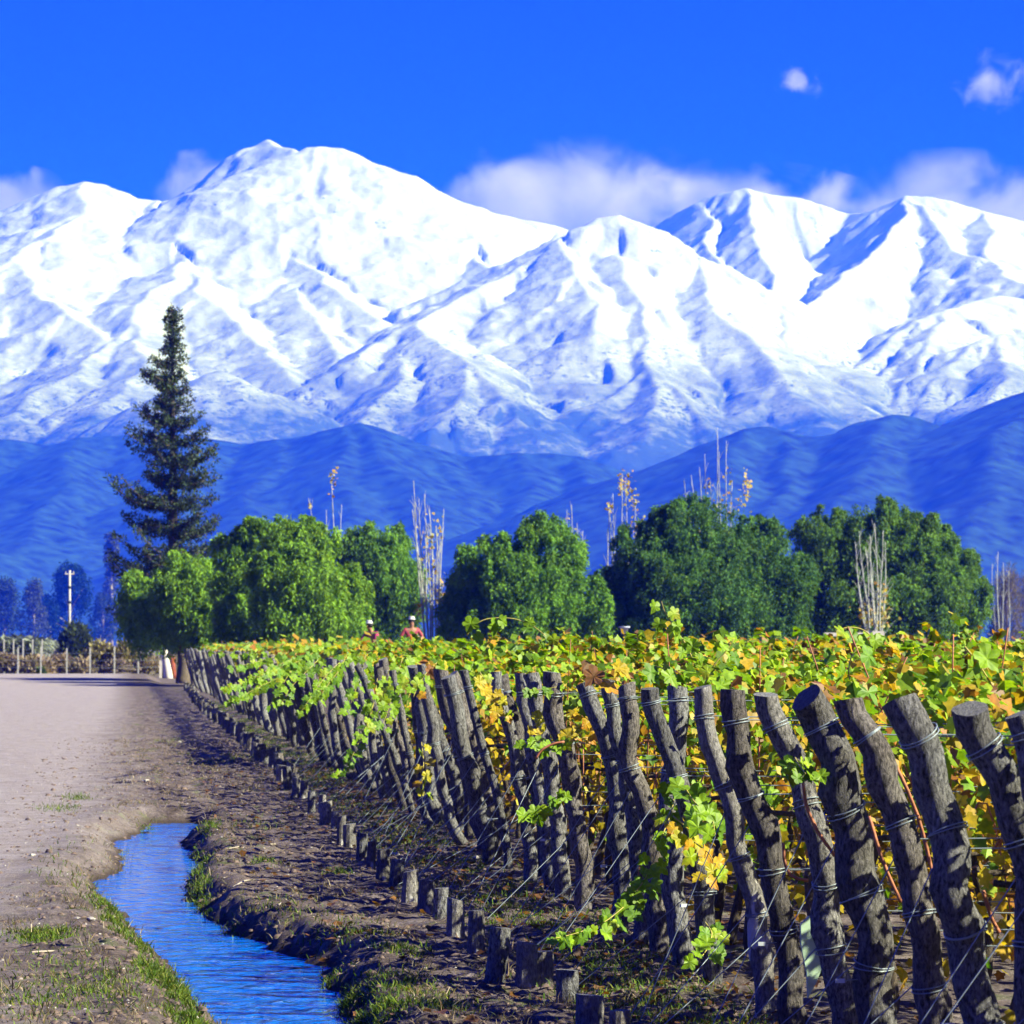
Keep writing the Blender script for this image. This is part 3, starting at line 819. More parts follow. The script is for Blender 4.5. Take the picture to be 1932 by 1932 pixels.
GP = "end posts of the vine rows"
for i, (xb, pts, w, m, lab) in enumerate(NEAR):
    Y = XB * F / (xb - VX)
    P = [W(x, y, Y) for x, y in pts]
    last = P[-1]
    if last[2] > -0.05:
        P.append(np.array([XB, Y, -0.08]))
    o, PP, r = make_post(P, w * PX(Y) / 2 * 0.98, m, 18, 26, 40 + i, "vine end post: " + lab, GP)
    post_info.append((Y, PP, r, o))
    wraps(o, PP, r, [1.47, 1.12, 0.78, 0.5][: (4 if i < 9 else 2)], 2)
    trellis(o, PP, r, [1.46, 1.1, 0.76], 1.6)

Y = post_info[-1][0] + 0.9
k = 0
while Y < 184:
    lr = np.random.default_rng(900 + k)
    step = lr.uniform(0.8, 1.25) * (1 + 0.25 * float(sstep(55, 95, Y)))
    lean = lr.normal(0.36, 0.10); hgt = lr.normal(1.56, 0.035); bend = lr.normal(0, 0.10); ybend = lr.normal(0, 0.12)
    xb = XB + lr.normal(0, 0.06)
    t = np.linspace(0, 1, 6)
    P = np.stack([xb - lean * t ** lr.uniform(0.8, 1.5) + bend * np.sin(np.pi * t) + 0.35 * bend * np.sin(2.3 * np.pi * t),
                  Y + ybend * t, -0.08 + (hgt + 0.08) * t], -1)[::-1]
    rad = max(0.034, lr.normal(0.051, 0.010))
    fardist = Y > 58
    if k < len(ORD):
        kind = "slim" if rad < 0.058 else ("thick" if rad > 0.07 else "plain")
        tone = "brown" if lr.random() < 0.4 else "grey"
        lab = f"{kind} {tone} vine end post leaning outwards, {ORD[k]} of the row"
    elif not fardist:
        lab, tone = "weathered vine end post under the drooping shoots in the middle of the row", "grey"
    else:
        lab, tone = "thin grey vine end post in the distant blurred stretch of the row", "grey"
    m = 'bark_brown' if tone == "brown" else random.choice(['bark', 'bark', 'bark_patch'])
    o, PP, r = make_post(P, rad, m, 10 if not fardist else 7, 14 if not fardist else 7, 300 + k, lab, GP)
    post_info.append((Y, PP, r, o))
    if Y < 48:
        wraps(o, PP, r, [1.45, lr.uniform(0.75, 1.1)], 2)
    Y += step; k += 1

# ------------------------------------------------------------------ anchor stumps along the ditch side
STUMPS = [  # base pixel, height px, width px, lean px
    (557, 1506, 42, 18, 3), (572, 1510, 36, 17, 2), (588, 1535, 46, 16, 0), (607, 1538, 38, 15, 2), (614, 1558, 46, 26, 1), (630, 1567, 38, 16, 3),
    (642, 1596, 58, 17, 3), (659, 1602, 48, 27, 0), (681, 1626, 56, 22, 3), (698, 1640, 54, 18, 4), (721, 1666, 62, 27, 3), (743, 1672, 54, 27, 9),
    (772, 1708, 58, 32, 3), (803, 1723, 64, 33, 2), (830, 1737, 62, 30, 3), (860, 1770, 78, 36, 0), (896, 1803, 88, 34, 4), (930, 1864, 110, 42, 14),
    (992, 1868, 92, 44, 3), (1022, 1862, 66, 48, 0), (1070, 1896, 62, 48, 0), (1112, 1945, 78, 58, 0), (1168, 1968, 58, 44, 2)]
GS = "anchor stumps of the vine wires"
stump_pos = []
def make_stump(base, h, w, lean, seed, m, label, n=12):
    t = np.linspace(0, 1, 6)
    P = np.stack([lean * t, 0 * t, -0.08 + (h + 0.08) * t], -1)[::-1]
    r = w / 2 * np.array([0.97, 1.0, 1.0, 1.02, 1.06, 1.12])
    V, Q, T = tube(P, r, n, jitter=0.08, seed=seed)
    sl = np.random.default_rng(seed).uniform(-0.25, 0.25)
    V[:n, 2] += V[:n, 0] * sl
    mid = np.concatenate([np.zeros(len(Q), int), np.where(np.arange(len(T)) < len(T) // 2, 1, 0)])
    o = mobj("anchor_stump", V, [Q, T], (M[m], M['cut_wood']), smooth=False, midx=mid)
    o.location = (float(base[0]), float(base[1]), float(ground_h(base[0], base[1])))
    tag(o, label, "stump", GS)
    stump_pos.append(np.array(o.location) + np.array([lean * 0.6, 0, h * 0.6]))
    return o
SLAB = ["pale wedge-shaped stump before the small dark ones", "squat stump behind the pale wedge-shaped one", "dark thin stump in the middle of the stump row", "small stump leaning on its dark neighbour",
        "round pale stump with a sunlit side", "slim stump just before the round pale one", "tall thin stump in shade next to a barrel-shaped one", "barrel-shaped stump with a clean flat top",
        "small white-topped stump next to the barrel-shaped one", "dark narrow stump after the white-topped one", "broad dark stump splitting at its side", "stump with a bent wire on its top",
        "half-shaded stump with a bright face", "flat-topped grey stump with leaf shadows", "light-dappled stump touching the flat-topped one", "black square-topped stump in deep shade", "short bluish stump before the leaning one",
        "leaning grey stump with cracked bark, largest of the row", "shaded stump just behind the leaning one", "low pale stump with a fresh-cut face", "dark stump among the litter below the leaf shoot",
        "thick dark stump at the bottom edge of the picture", "cut pale log end at the bottom edge beneath the posts"]
for i, (x, y, h, w, ln) in enumerate(STUMPS):
    b = G(x, y, 0.0)
    px = b[1] / F
    make_stump(b, h * px * 0.95, w * px * 0.92, ln * px, 70 + i, ['stump_pale', 'stump_pale', 'bark'][i % 3], SLAB[i])
SORD = ['first', 'second', 'third', 'fourth', 'fifth', 'sixth', 'seventh', 'eighth', 'ninth', 'tenth', 'eleventh', 'twelfth', 'thirteenth', 'fourteenth', 'fifteenth', 'sixteenth'] + ORD[:9]
Y = G(548, 1496)[1]; k = 0
while Y < 170:
    lr = np.random.default_rng(5000 + k)
    Y += lr.uniform(0.7, 1.3)
    b = np.array([2.09 + lr.normal(0, 0.05) + 0.3 * sstep(120, 170, Y), Y, 0])
    make_stump(b, lr.uniform(0.20, 0.30), lr.uniform(0.11, 0.16), lr.normal(0, 0.02), 400 + k, ['bark', 'stump_pale', 'bark_brown'][k % 3],
               (f"small anchor stump, {SORD[k]} one beyond the pale wedge-shaped stump" if k < len(SORD) else "tiny dark anchor stump in the far line towards the whitewashed trunk"), 8)
    k += 1

# guy wires from the posts to the stumps, with tensioner clips
for i, (Y, P, r, o) in enumerate(post_info):
    if Y > 60: break
    lr = np.random.default_rng(7000 + i)
    sx = 2.09 + (0.16 if Y < 30 else 0.0)
    for z in ((0.98, 0.55) if Y < 40 else (0.7,)):
        j = int(np.argmin(np.abs(P[:, 2] - z)))
        a = P[j] - np.array([r[j], 0, 0])
        b = np.array([sx + lr.normal(0, 0.05), Y - 0.15 + lr.normal(0, 0.25), 0.03])
        child(o, MB().tube(wire_path(a, b, 0.004, 3), 0.0025 if Y < 30 else 0.0028, 4, cap=False), "guy_wire", M['wire'])
    if Y < 36 and i % 2 == 0:
        j = int(np.argmin(np.abs(P[:, 2] - 0.45)))
        c = P[j] + np.array([-r[j] - 0.06, -0.05, 0])
        mb = MB().box(c, (0.036, 0.016, 0.016), lr.normal(0, 0.2))
        child(o, mb, "tensioner_clip", M['clip'], False)
        child(o, MB().tube(wire_path(c, P[j] + np.array([r[j], 0, 0.01]), 0, 3), 0.0028, 4, cap=False), "clip_wire", M['wire'])

# ------------------------------------------------------------------ vine leaves
def leaf_outline(full=True):
    if full is True:      # five-lobed grape leaf, stalk at origin, tip along +y
        pts = [(0, 0.02), (0.30, -0.08), (0.44, 0.10), (0.34, 0.24), (0.52, 0.48), (0.24, 0.58), (0, 0.98), (-0.24, 0.58), (-0.52, 0.48), (-0.34, 0.24), (-0.44, 0.10), (-0.30, -0.08)]
    elif full == 2:
        pts = [(0, 0.02), (0.14, -0.10), (0.34, -0.06), (0.46, 0.10), (0.36, 0.24), (0.50, 0.34), (0.53, 0.46), (0.42, 0.56), (0.24, 0.58), (0.20, 0.74), (0.09, 0.84), (0, 0.98),
               (-0.09, 0.84), (-0.20, 0.74), (-0.24, 0.58), (-0.42, 0.56), (-0.53, 0.46), (-0.50, 0.34), (-0.36, 0.24), (-0.46, 0.10), (-0.34, -0.06), (-0.14, -0.10)]
    elif full is None:
        pts = [(0.30, 0.0), (0.50, 0.45), (0, 0.95), (-0.50, 0.45), (-0.30, 0.0)]
    else:
        pts = [(0, 0.0), (0.38, -0.04), (0.50, 0.42), (0.22, 0.62), (0, 0.95), (-0.22, 0.62), (-0.50, 0.42), (-0.38, -0.04)]
    P = np.array([(0, 0.35)] + pts)
    n = len(pts)
    T = np.array([[0, 1 + a, 1 + (a + 1) % n] for a in range(n)])
    return P, T
LEAF_F, LEAF_S, LEAF_T = leaf_outline(True), leaf_outline(False), leaf_outline(None)
LIME = np.array([0.185, 0.33, 0.012]); GREEN = np.array([0.10, 0.21, 0.018]); YEL = np.array([0.46, 0.35, 0.020]); ORG = np.array([0.36, 0.16, 0.025]); BRN = np.array([0.19, 0.09, 0.035])
PALETTE = np.stack([LIME, GREEN, LIME * 1.2 + [0.06, 0.02, 0], YEL, YEL * [1.05, 0.85, 0.8], ORG, BRN])
def leaf_colours(n, w, lr):
    w = np.asarray(w, float)
    if w.ndim == 1:
        idx = lr.choice(len(PALETTE), n, p=w / w.sum())
    else:
        c = np.cumsum(w / w.sum(1, keepdims=True), 1); idx = (lr.random(n)[:, None] > c).sum(1)
    col = PALETTE[np.minimum(idx, len(PALETTE) - 1)]
    return np.clip(col * lr.uniform(0.72, 1.22, (n, 1)) * lr.uniform(0.92, 1.08, (n, 3)), 0, 1)

def frames(n, lr, bias, spread):
    """leaf normals spread about a bias direction, tips hanging"""
    N = norm(np.asarray(bias) + spread * lr.standard_normal((n, 3)))
    D = np.array([0, 0, -1.0]) + 0.55 * lr.standard_normal((n, 3))
    D = norm(D - (D * N).sum(1, keepdims=True) * N)
    return np.cross(D, N), D

# eight shared single-leaf meshes for leaves that can be picked out one by one
LEAF_ME = []
for i in range(12):
    lr = np.random.default_rng(60 + i)
    P2, T2 = leaf_outline(2)
    z = 0.22 * np.abs(P2[:, 0]) * (1 if i % 2 else -0.6) - 0.18 * (P2[:, 1] ** 2) * lr.uniform(0.2, 1.2) + 0.03 * lr.standard_normal(len(P2))
    V = np.stack([P2[:, 0], P2[:, 1], z], -1)
    c = np.array([LIME, LIME * 1.15, GREEN * 1.1, LIME * 0.9, LIME * 1.2 + [0.06, 0.02, 0], YEL, YEL * [1.1, 0.9, 1], LIME * 1.1, GREEN * 1.4, ORG, YEL * [.9, 1.1, 1], BRN * 1.3][i])
    cols = np.repeat(c[None], len(V), 0)
    if i in (4, 6, 9): cols[P2[:, 1] > 0.5] = c * [0.9, 0.6, 0.8]
    LEAF_ME.append(mesh_data("leaf", V, T2, (M['vine_leaf'],), np.clip(cols, 0, 1), False))
LIMES, YELS, MIXED = [0, 1, 2, 3, 7, 8, 4], [4, 5, 6, 10], [0, 1, 3, 4, 5, 6, 7, 8, 9, 10, 11]

def single_leaf(parent, p, nrm, tip, size, pool):
    o = bpy.data.objects.new("leaf", LEAF_ME[random.choice(pool)])
    n_ = Vector(nrm).normalized(); d = Vector(tip); d = (d - d.dot(n_) * n_).normalized(); u = d.cross(n_)
    Mx = Matrix(((u.x, d.x, n_.x, p[0]), (u.y, d.y, n_.y, p[1]), (u.z, d.z, n_.z, p[2]), (0, 0, 0, 1)))
    link(o, parent)
    o.matrix_parent_inverse = Matrix.Translation(-parent.location)
    o.matrix_basis = Mx @ Matrix.Diagonal((size, size, size, 1))
    return o

def shoot(parent, pix, Y, pool, size, every, dy=0.0, canem='green_cane', rad=0.0045):
    """a leafy shoot along a pixel path at distance Y (dy: drift in depth to its tip)"""
    P = np.array([W(x, y, Y + dy * k / max(1, len(pix) - 1)) for k, (x, y) in enumerate(pix)])
    P = lerp_path(P, 4 * len(pix))
    child(parent, MB().tube(P, np.linspace(rad, rad * 0.5, len(P)), 5), "cane", M[canem])
    L = np.concatenate([[0], np.cumsum(np.linalg.norm(np.diff(P, axis=0), axis=1))])
    s = 0.02; side = 1
    while s < L[-1] + 0.01:
        p = np.array([np.interp(s, L, P[:, a]) for a in range(3)])
        off = np.array([side * 0.025, -0.03, 0.0]) + 0.012 * np.random.default_rng(int(s * 1e5) % 99991).standard_normal(3)
        frac = s / L[-1]
        sz = size * 0.86 * random.uniform(0.72, 1.2) * (1 - 0.45 * max(0, frac - 0.6))
        nrm = Vector((random.uniform(-0.2, 0.75), random.uniform(-1.0, -0.25), random.uniform(-0.1, 0.65)))
        tip = Vector((side * random.uniform(0.1, 0.7), random.uniform(-0.3, 0.3), random.uniform(-1.0, -0.1)))
        single_leaf(parent, p + off, nrm, tip, sz, pool)
        s += every * 0.82 * random.uniform(0.6, 1.3); side = -side

# ------------------------------------------------------------------ vine rows
GV_ = "grape vine rows"
row_roots = []
FAR_ROWS = 62.0
for i, (Y, P, r, o) in enumerate(post_info):
    if Y > FAR_ROWS: break
    lr = np.random.default_rng(10000 + i)
    root = empty("grape_vine", (XB + 0.15, Y, 0))
    if i < 16:
        lab = f"autumn grape vine row trained behind the {['first','second','third','fourth','fifth','sixth','seventh','eighth','ninth','tenth','eleventh','twelfth','thirteenth','fourteenth','fifteenth','sixteenth'][i]} end post"
    elif i - 16 < len(ORD):
        lab = f"grape vine row trained behind the {ORD[i - 16]} end post"
    else:
        lab = "grape vine row ending at the middle posts under the drooping shoots"
    tag(root, lab, "vine", GV_)
    row_roots.append((Y, root))
    x0, x1 = XB + 0.02, Y * 0.2116 + 1.3
    if x1 < x0 + 0.8: x1 = x0 + 0.8
    Lr = x1 - x0
    near = Y < 34
    dens = 620 if near else 300
    n = int(Lr * dens)
    X = lr.uniform(x0, x1, n)
    # height: clumped canopy top
    top = 1.665 + (0.10 + 0.14 * sstep(18, 36, Y)) * fbm(X * 0.9 + i * 7.3, np.full(n, i * 0.37), 3) + 0.02 * sstep(30, 60, Y)
    u = lr.random(n) ** 0.72
    Z = 0.72 + (top - 0.72) * u
    low = lr.random(n) < 0.10
    Z[low] = lr.uniform(0.32, 0.8, low.sum())
    wid = 0.16 + 0.16 * np.sin(np.clip((Z - 0.5) / 1.2, 0, 1) * np.pi)
    Yv = Y + 0.1 + wid * lr.standard_normal(n) * 0.95
    endf = X < XB + 0.45
    keep = ~(endf & (lr.random(n) < np.where(Z < 1.25, 0.8, 0.35)))
    X, Z, Yv, u = X[keep], Z[keep], Yv[keep], u[keep]; n = len(X)
    ns = int(Lr * 2.4); SX, SY, SZ, SU = [], [], [], []
    for q in range(ns):
        bx, hh = lr.uniform(x0 + 0.1, x1), (abs(lr.normal(0.0, 0.13)) + 0.03) * (0.35 + 0.65 * float(sstep(17, 30, Y)))
        kk = int(6 + hh * 40); tt_ = np.linspace(0, 1, kk); ln_, ly_ = lr.normal(0, 0.35), lr.normal(0, 0.25)
        SX.append(bx + ln_ * hh * tt_ + lr.normal(0, 0.02, kk)); SY.append(Y + 0.1 + ly_ * hh * tt_ + lr.normal(0, 0.02, kk)); SZ.append(1.63 + (hh + 0.06) * tt_ * (1 - 0.25 * tt_)); SU.append(np.ones(kk))
    X = np.concatenate([X] + SX); Yv = np.concatenate([Yv] + SY); Z = np.concatenate([Z] + SZ); u = np.concatenate([u] + SU); n = len(X)
    # autumn colour: limes on the outside top, yellow to brown inside and low
    patch = fbm(X * 0.55 + i * 1.3, np.full(n, Y * 0.33), 2)
    hgt = np.clip((Z - 0.9) / 0.8, 0, 1)
    rightness = sstep(2.8, 6, X)
    wL = 0.25 + 1.5 * hgt; wG = 0.22 + 0.5 * hgt; wY = 1.35 - 0.55 * hgt + 1.1 * np.clip(patch, -0.3, 1); wO = (0.30 + 0.5 * np.clip(patch, 0, 1)) * (0.5 + 0.7 * rightness); wB = 0.18 + 0.32 * rightness
    cw = np.stack([wL, wG, wL * 0.8, wY, wY * 0.6, wO, wB], 1)
    col = leaf_colours(n, cw, lr)
    U, D = frames(n, lr, np.stack([np.full(n, 0.35), np.where(Yv < Y + 0.1, -0.65, 0.5), 0.25 + 0.8 * hgt], 1), 0.62)
    size = lr.uniform(0.040, 0.088, n) * (1.0 if near else 1.28)
    tp, tt = LEAF_F if Y < 22 else (LEAF_S if Y < 36 else LEAF_T)
    V, Fa = cards(np.stack([X, Yv, Z], 1), U, D, tp, tt, size, lr.uniform(-0.5, 0.6, n))
    fo = mobj("foliage", V, Fa, M['vine_leaf'], root, np.repeat(col, len(tp), 0))
    fo.matrix_parent_inverse = Matrix.Translation(-root.location)
    tag(fo, kind="stuff")
    # wood: trunks, cordon and a few red canes
    for tx in np.arange(x0 + 0.55, min(x1, x0 + 4.2), 1.5):
        t = np.linspace(0, 1, 7)
        tp_ = np.stack([tx + 0.05 * np.sin(5 * t + i), Y + 0.1 + 0.04 * np.cos(4 * t + i), -0.05 + 0.95 * t], -1)
        child(root, MB().tube(tp_, np.linspace(0.035, 0.02, 7), 7, jitter=0.15, seed=i), "trunk", M['trunk'])
    cx = np.linspace(x0 + 0.2, x1, 10)
    child(root, MB().tube(np.stack([cx, Y + 0.1 + 0.03 * np.sin(cx * 3), 0.9 + 0.03 * np.sin(cx * 4 + i)], -1), 0.014, 5), "cordon", M['trunk'])
    if Y < 42:
        for q in range(int(3 * Lr) if near else 3):
            bx = lr.uniform(x0 + 0.05, x1); ln = lr.uniform(0.35, 0.95); up = lr.random() < 0.6
            t = np.linspace(0, 1, 7)
            zz = 0.95 + (ln * t if up else -0.6 * ln * t + 0.35 * np.sin(np.pi * t))
            pth = np.stack([bx + lr.normal(0, 0.22) * t, Y + 0.1 - 0.30 * t * lr.random(), zz], -1)
            child(root, MB().tube(pth, np.linspace(0.006, 0.003, 7), 5), "cane", M['cane'])

def row_at(Y):
    return min(row_roots, key=lambda a: abs(a[0] - Y))[1]

# far rows: one mass of canopy beyond the rows one can tell apart
lr = np.random.default_rng(4242)
n = 80000
Yf = FAR_ROWS + (182 - FAR_ROWS) * lr.random(n) ** 1.25
x0 = XB + 0.15; x1 = Yf * 0.2116 + 2
Xf = x0 + (x1 - x0) * lr.random(n)
edge = lr.random(n) < 0.06
Xf[edge] = x0 + np.abs(lr.normal(0, 0.18, edge.sum()))
rowp = np.round(Yf / 1.05) * 1.05
Yf = np.where(edge, Yf, rowp + lr.normal(0, 0.16, n))
Zf = 1.74 - np.abs(lr.normal(0, 0.16, n)) + 0.16 * fbm(Xf * 0.45, Yf * 0.4, 2)
Zf[edge] = 1.74 - np.abs(lr.normal(0, 0.30, edge.sum()))
spr = lr.random(n) < 0.06; Zf[spr] += np.abs(lr.normal(0, 0.10, spr.sum()))
hgt = np.clip((Zf - 0.9) / 0.8, 0, 1); rg = sstep(4, 16, Xf)
cw = np.stack([0.3 + 1.3 * hgt, 0.3 + 0.4 * hgt, 0.4 + 0.8 * hgt, 0.9 + 0 * hgt, 0.6 + 0 * hgt, 0.25 + 0.6 * rg, 0.15 + 0.5 * rg], 1)
col = leaf_colours(n, cw, lr)
U, D = frames(n, lr, np.stack([np.full(n, 0.35), np.full(n, -0.5), 0.25 + 0.6 * hgt], 1), 0.6)
DIAM = (np.array([(0, 0), (0.42, 0.4), (0, 0.95), (-0.42, 0.4)]), np.array([[0, 1, 2, 3]]))
V, Fa = cards(np.stack([Xf, Yf, Zf], 1), U, D, DIAM[0], DIAM[1], lr.uniform(0.13, 0.23, n))
tag(mobj("vineyard_canopy", V, Fa, M['vine_leaf'], None, np.repeat(col, 4, 0)), "yellow-green canopy of the distant vine rows before the trees", kind="stuff")

# shoots one can follow leaf by leaf
SH = [
    (24, [(880, 1200), (892, 1180), (915, 1168), (945, 1165), (975, 1168), (1005, 1180), (1030, 1200)], LIMES, 0.11, 0.085, 0),
    (22, [(1305, 1240), (1296, 1218), (1280, 1195), (1265, 1172), (1252, 1150), (1248, 1134)], LIMES, 0.095, 0.05, 0),
    (22.0, [(1268, 1465), (1272, 1520), (1250, 1575), (1228, 1640), (1190, 1700), (1140, 1742), (1085, 1762), (1040, 1772)], LIMES, 0.105, 0.055, -1.2),
    (42, [(712, 1280), (705, 1330), (690, 1372), (672, 1412), (655, 1445), (635, 1464)], LIMES, 0.12, 0.075, -1),
    (44, [(735, 1262), (722, 1300), (712, 1345), (700, 1380)], LIMES, 0.12, 0.08, 0),
    (58, [(565, 1238), (530, 1252), (490, 1272), (455, 1290), (420, 1300)], LIMES, 0.13, 0.10, -2),
    (60, [(560, 1262), (520, 1282), (480, 1300), (450, 1318), (430, 1326)], LIMES, 0.13, 0.11, -2),
    (70, [(520, 1236), (470, 1236), (425, 1234), (385, 1232)], LIMES, 0.14, 0.12, 0),
    (50, [(640, 1250), (610, 1280), (590, 1310), (570, 1340)], LIMES, 0.13, 0.09, -1),
    (52, [(600, 1245), (575, 1270), (545, 1300), (530, 1330)], LIMES, 0.13, 0.10, -1),
    (30, [(905, 1268), (925, 1300), (940, 1325), (955, 1345), (945, 1362)], YELS, 0.125, 0.055, 0),
    (27, [(985, 1300), (1005, 1302), (1030, 1300), (1050, 1296)], LIMES, 0.09, 0.06, 0),
    (26, [(985, 1402), (1010, 1398), (1040, 1402), (1068, 1396)], LIMES, 0.105, 0.06, -0.5),
    (26, [(1070, 1380), (1090, 1385), (1110, 1375), (1125, 1365)], YELS, 0.11, 0.06, -0.5),
    (25.5, [(985, 1542), (1005, 1530), (1030, 1520), (1055, 1500), (1070, 1485)], LIMES, 0.10, 0.07, -0.5),
    (21.5, [(1290, 1478), (1300, 1500), (1320, 1525), (1345, 1545), (1350, 1580)], LIMES, 0.125, 0.06, -0.6),
    (21.5, [(1270, 1540), (1295, 1560), (1310, 1590), (1340, 1610), (1350, 1640), (1330, 1660)], YELS, 0.12, 0.06, -0.5),
    (20.5, [(1400, 1470), (1412, 1485), (1425, 1490), (1440, 1500)], LIMES, 0.115, 0.05, -0.6),
    (21, [(1330, 1740), (1345, 1760), (1335, 1790), (1320, 1810)], LIMES, 0.10, 0.05, -0.4),
    (17.0, [(1500, 1430), (1508, 1445), (1520, 1460)], LIMES, 0.10, 0.06, -0.6),
    (19, [(1575, 1192), (1600, 1183), (1625, 1186), (1645, 1200), (1652, 1230)], LIMES, 0.115, 0.085, 0),
    (18, [(1610, 1300), (1600, 1270), (1605, 1240), (1620, 1220)], LIMES, 0.12, 0.10, 0),
    (16.5, [(1820, 1220), (1845, 1250), (1870, 1290), (1885, 1325)], LIMES, 0.12, 0.09, 0),
    (14.2, [(1900, 1440), (1912, 1470), (1920, 1520)], LIMES, 0.12, 0.07, -0.3),
    (24, [(1120, 1290), (1140, 1265), (1165, 1262), (1180, 1240)], MIXED, 0.14, 0.08, 0),
    (22, [(1200, 1270), (1225, 1255), (1250, 1260), (1270, 1275)], LIMES, 0.125, 0.08, 0),
    (20, [(1330, 1290), (1350, 1250), (1370, 1230), (1385, 1205)], LIMES, 0.11, 0.08, 0),
    (46, [(770, 1262), (775, 1300), (765, 1340), (755, 1380)], MIXED, 0.12, 0.09, -0.5),
    (34, [(795, 1400), (800, 1440), (795, 1470), (802, 1500)], YELS, 0.10, 0.10, -0.5),
    (28, [(1035, 1335), (1020, 1360), (1000, 1375)], YELS, 0.11, 0.07, -0.3),
    (48, [(655, 1235), (640, 1265), (620, 1290), (600, 1320)], LIMES, 0.14, 0.07, -0.6),
    (46, [(690, 1235), (680, 1275), (668, 1310), (655, 1350)], LIMES, 0.13, 0.07, -0.6),
    (40, [(760, 1240), (745, 1290), (735, 1330), (722, 1370)], LIMES, 0.13, 0.07, -0.5),
    (36, [(830, 1245), (808, 1265), (790, 1290), (780, 1315)], MIXED, 0.12, 0.07, -0.5),
    (55, [(590, 1232), (560, 1250), (520, 1262), (480, 1280)], LIMES, 0.15, 0.08, -1),
    (64, [(545, 1230), (500, 1245), (460, 1255), (430, 1262)], LIMES, 0.15, 0.09, -1),
    (58, [(560, 1245), (540, 1280), (525, 1310), (505, 1335)], LIMES, 0.14, 0.08, -0.6),
]
for (Y, pix, pool, size, every, dy) in SH:
    shoot(row_at(Y), pix, Y, pool, size, every, dy)
# bare red canes between the near posts
for (Y, pix) in [(16.9, [(1515, 1475), (1520, 1520), (1540, 1565), (1575, 1615)]), (16.0, [(1660, 1395), (1700, 1460), (1740, 1560), (1765, 1675)]),
                 (16.2, [(1640, 1540), (1660, 1610), (1680, 1660), (1700, 1702)]), (18.0, [(1478, 1590), (1480, 1630), (1492, 1655), (1525, 1662)]),
                 (25.0, [(1010, 1432), (1020, 1415), (1045, 1402), (1065, 1400)]), (14.6, [(1855, 1680), (1870, 1730), (1885, 1760)])]:
    Pp = lerp_path(np.array([W(x, y, Y) for x, y in pix]), 12)
    child(row_at(Y), MB().tube(Pp, 0.0075, 6, jitter=0.2, seed=3), "cane", M['cane'])

# pale green plastic shard standing between two posts
Ysh = 18.3
c = W(1533, 1805, Ysh)
out = [(-26, -62), (-8, -78), (18, -66), (30, -40), (24, 10), (8, 50), (-8, 78), (-12, 30), (-24, -20)]
Vf = np.array([[a * PX(Ysh), -0.004, -b * PX(Ysh)] for a, b in out]); Vb = Vf + [0, 0.012, 0]
n = len(out)
Vs = np.vstack([Vf, Vb, Vf.mean(0), Vb.mean(0)])
T = [[2 * n, (a + 1) % n, a] for a in range(n)] + [[2 * n + 1, n + a, n + (a + 1) % n] for a in range(n)]
Qs = [[a, (a + 1) % n, n + (a + 1) % n, n + a] for a in range(n)]
M['shard'] = simple("pale_green_plastic", (0.30, 0.42, 0.30), 0.45, 0.4, 0.15, 20)
o = mobj("plastic_sheet", Vs, [np.array(Qs), np.array(T)], M['shard'])
o.location = tuple(c); o.rotation_euler = (0.05, 0.0, 0.25)
tag(o, "pale green torn plastic sheet standing between two near posts", "sheet")

# ------------------------------------------------------------------ grass, litter, stones
lr = np.random.default_rng(77)
def blades(X, Y, hmin, hmax, wid, cols, spread, name, label, flat=False):
    n = len(X); Z = ground_h(X, Y)
    D = np.stack([lr.normal(0, spread, n), lr.normal(0, spread, n), np.ones(n) if not flat else lr.uniform(0.05, 0.25, n)], 1); D = norm(D)
    a = lr.uniform(0, np.pi, n); U = np.stack([np.cos(a), np.sin(a), np.zeros(n)], 1)
    L = lr.uniform(hmin, hmax, n)
    b0 = np.stack([X, Y, Z - 0.005], 1)
    w = wid * lr.uniform(0.6, 1.4, n)[:, None]
    bend = np.stack([lr.normal(0, 0.35, n), lr.normal(0, 0.35, n), -0.25 * np.ones(n)], 1)
    m1 = b0 + D * (L * 0.55)[:, None]; tip = b0 + (D + 0.6 * bend) * L[:, None]
    if flat: tip[:, 2] = np.maximum(tip[:, 2], ground_h(tip[:, 0], tip[:, 1]) + 0.004); m1[:, 2] = np.maximum(m1[:, 2], Z + 0.006)
    V = np.stack([b0 - U * w / 2, b0 + U * w / 2, m1 + U * w * 0.35, m1 - U * w * 0.35, tip], 1).reshape(-1, 3)
    k = np.arange(n) * 5
    Q = np.stack([k, k + 1, k + 2, k + 3], -1); T_ = np.stack([k + 3, k + 2, k + 4], -1)
    c = np.asarray(cols)[lr.integers(0, len(cols), n)] * lr.uniform(0.7, 1.25, (n, 1))
    tag(mobj(name, V, [Q, T_], M['grass'], None, np.repeat(c, 5, 0)), label, kind="stuff")
GREENS = [(0.085, 0.16, 0.012), (0.12, 0.19, 0.02), (0.06, 0.12, 0.012), (0.17, 0.2, 0.03)]
STRAW = [(0.30, 0.24, 0.16), (0.22, 0.16, 0.105), (0.40, 0.34, 0.26), (0.15, 0.10, 0.07)]
